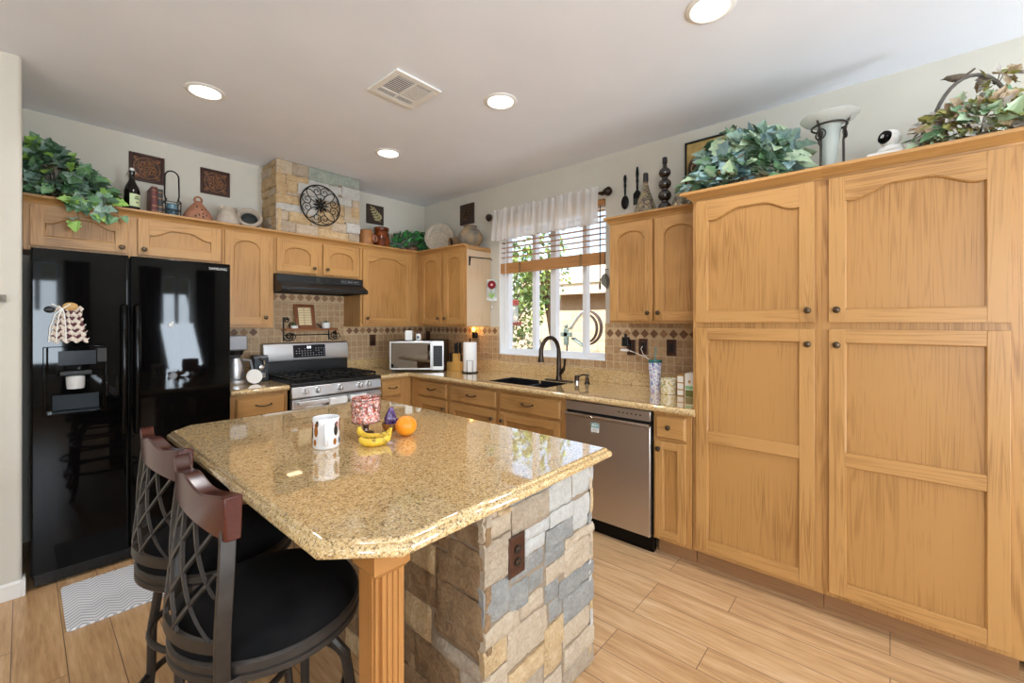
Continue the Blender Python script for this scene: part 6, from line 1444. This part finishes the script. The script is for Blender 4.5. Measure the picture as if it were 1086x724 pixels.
mb.obj('tiled_roof', rt, hs, smooth=0)
mb = MB().add([(8.7, 7.6, 2.33), (16, 7.6, 2.33), (13.2, 2.6, 4.1)], [(0, 1, 2)]); mb.obj('hip_end', rt, hs, smooth=0)
def tree(name, label, base, h, crown_c, crown_r, n, mats, size, branches=10, trunk_r=.05):
    base = Vector(base); c = Vector(crown_c); t = thing(name, label, 'tree' if h > 1.2 else 'shrub', base)
    mb = MB().tube([base, base + Vector((.03, .04, h * .35)), base.lerp(c, .75) + Vector((0, -.03, 0)), c], [trunk_r, trunk_r * .8, trunk_r * .6, trunk_r * .3], 8)
    for i in range(branches):
        d = Vector((rnd(-1, 1), rnd(-1, 1), rnd(-.3, 1))).normalized(); e = c + Vector((d.x * crown_r[0], d.y * crown_r[1], d.z * crown_r[2])) * .85
        s = base.lerp(c, rnd(.5, .95)); mb.tube([s, s.lerp(e, .5) + Vector((0, 0, .05)), e], [trunk_r * .4, trunk_r * .25, .004], 6)
    mb.obj('trunk', plain('bark', '#6d5640', .9, var=.3, scale=20), t)
    lb = MB()
    for i in range(n):
        while True:
            d = Vector((rnd(-1, 1), rnd(-1, 1), rnd(-1, 1)))
            if d.length < 1 and noise.noise(d * 2.2 + Vector((h, 0, 0))) > -.12: break
        p = c + Vector((d.x * crown_r[0], d.y * crown_r[1], d.z * crown_r[2]))
        if p.z < .02: continue
        lb.leaf(p, (rnd(-1, 1), rnd(-1, 1), rnd(-1, .6)), (rnd(-1, 1), rnd(-1, 1), 1), rnd(*size), random.randrange(len(mats)), 'oval', .2)
    lb.obj('leaves', mats, t, smooth=0)
M['lt1'] = leafm('tree_leaf_dark', '#4f6a34', '#6f8c48', .6); M['lt2'] = leafm('tree_leaf_light', '#8aa84a', '#b0c96c', .6); M['lt3'] = leafm('tree_leaf_olive', '#6b6f4a', '#90936a', .6)
tree('garden_tree', 'leafy garden tree outside the window, left of the house roof', (5.7, 5.15, -.05), 1.5, (5.6, 5.15, 1.95), (.8, 1.0, .9), 2000, ['lt1', 'lt2', 'lt1', 'lt2'], (.07, .12), 14)
tree('garden_tree', 'slender tree with a leaning trunk outside, beside the metal sculpture', (6.0, 4.25, -.05), 1.6, (5.9, 4.45, 2.35), (.5, .45, .7), 420, ['lt1', 'lt2'], (.07, .11), 9, .075)
tree('garden_shrub', 'dry olive-grey shrub low outside the left window pane', (5.2, 4.95, -.05), .8, (5.2, 4.9, .85), (.6, .95, .6), 1500, ['lt3', 'lt1', 'lt3'], (.05, .09), 12, .03)
p = Vector((4.35, 3.78, 1.33))
t = thing('bird_feeder', 'hanging bird feeder with a red cap and red base outside the window', 'bird feeder', p)
M['redplastic'] = Mat('red_plastic', '#9c2f26', .3)
MB().lathe([(0, 0), (.03, .0), (.1, .012), (.105, .03), (.06, .045), (0, .045)], p, 20).obj('red_base', 'redplastic', t); MB().lathe([(.05, .045), (.055, .28), (.05, .29)], p, 20).obj('clear_bottle', 'clear', t); MB().lathe([(.058, .27), (.062, .275), (.062, .335), (.04, .345), (0, .345)], p, 20).obj('red_cap', 'redplastic', t)
MB().tube([p + Vector((0, 0, .345)), p + Vector((0, 0, 1.35))], .003, 5).obj('hanging_wire', 'iron', t)
for k in range(3):
    a = 2 * PI * k / 3; MB().tube([p + Vector((.1 * math.cos(a), .1 * math.sin(a), .03)), p + Vector((.135 * math.cos(a), .135 * math.sin(a), .045))], [.012, .016], 8).obj('feeding_port', 'redplastic', t)
MB().tube([p + Vector((0, 0, 1.35)), p + Vector((-.6, -.3, 1.42)), (XR + .15, 3.25, 2.78)], .012, 6).obj('hanging_arm', 'iron', t)
p = Vector((5.2, 3.2, -.05))
M['verdigris'] = plain('verdigris_metal', '#7f8f86', .5, .4, var=.3, scale=20); M['rust'] = plain('rusted_band', '#5c4a40', .6, .4, var=.3, scale=20)
t = thing('garden_sculpture', 'tall metal garden sculpture of curved bands and a small cross outside', 'sculpture', p)
mb = MB()
MB().tube([p, p + Vector((0, 0, 1.58))], .014, 8).tube([p + Vector((-.06, .27, 0)), p + Vector((-.06, .27, 1.1))], .012, 8).obj('stakes', 'rust', t)
def band(pts, w, mat, name):
    mb = MB(); vs = []
    for (y, z) in pts: vs += [(p.x - w / 2, p.y + y, z), (p.x + w / 2, p.y + y, z)]
    n = len(pts); mb.add(vs, [(2 * i, 2 * i + 2, 2 * i + 3, 2 * i + 1) for i in range(n - 1)]); o = mb.obj(name, mat, t, smooth=60); sm = o.modifiers.new('s', 'SOLIDIFY'); sm.thickness = .02
arc = lambda a0, a1, ry, rz, cz, n=18: [(ry * math.cos(a0 + (a1 - a0) * i / n), cz + rz * math.sin(a0 + (a1 - a0) * i / n)) for i in range(n + 1)]
band(arc(PI / 2, -PI * .42, -.26, .25, 1.30), .06, 'rust', 'curved_band'); band(arc(PI / 2, -PI * .35, -.19, .21, 1.29), .045, 'rust', 'curved_band')
band([(.0, 1.56), (.07, 1.51), (.15, 1.43), (.23, 1.33), (.26, 1.28)], .07, plain('pale_band', '#cfd3d0', .35, .5), 'pale_band')
band([(.2, 1.16), (.12, 1.11), (.04, 1.06), (-.03, 1.04)], .08, 'verdigris', 'lower_band')
MB().box(p.x - .1, p.x - .06, p.y + .235, p.y + .305, 1.05, 1.29).box(p.x - .1, p.x - .06, p.y + .18, p.y + .36, 1.17, 1.235).ball((p.x - .08, p.y + .27, 1.32), .03, 10).obj('cross', 'verdigris', t, bevel=.006)

# ------------------------------------------------------------------ beyond the pantry
t = thing('black_cabinet', 'black cabinet just past the right end of the pantry', 'cabinet', (2.85, -.75, 0))
MB().box(2.60, 3.06, -1.1, -.40, .06, 1.28).obj('body', 'black', t, bevel=.004)
MB().box(2.585, 2.60, -1.09, -.76, .08, 1.26).obj('door', 'black', t, bevel=.003); MB().box(2.585, 2.60, -.74, -.41, .08, 1.26).obj('door', 'black', t, bevel=.003)
MB().box(2.62, 3.05, -1.08, -.42, 0, .06).obj('plinth', 'black', t)
# dark curtains beside the rear glazing
for x, l in ((1.53, 'dark curtain at the patio door, fridge side'), (2.37, 'dark curtain at the patio door, pantry side'), (.60, 'dark curtain beside the rear window')):
    o = solo('dark_curtain', MB().grid(lambda s, t_: (x + (s - .5) * .3, YR + .13 + .03 * math.sin(s * 26), 2.38 - 2.33 * t_), 40, 4), plain('dark_drape', '#2b2320', .9), l, 'curtain', (x, YR + .13, .05), 'dark curtains'); o.modifiers.new('s', 'SOLIDIFY').thickness = .004
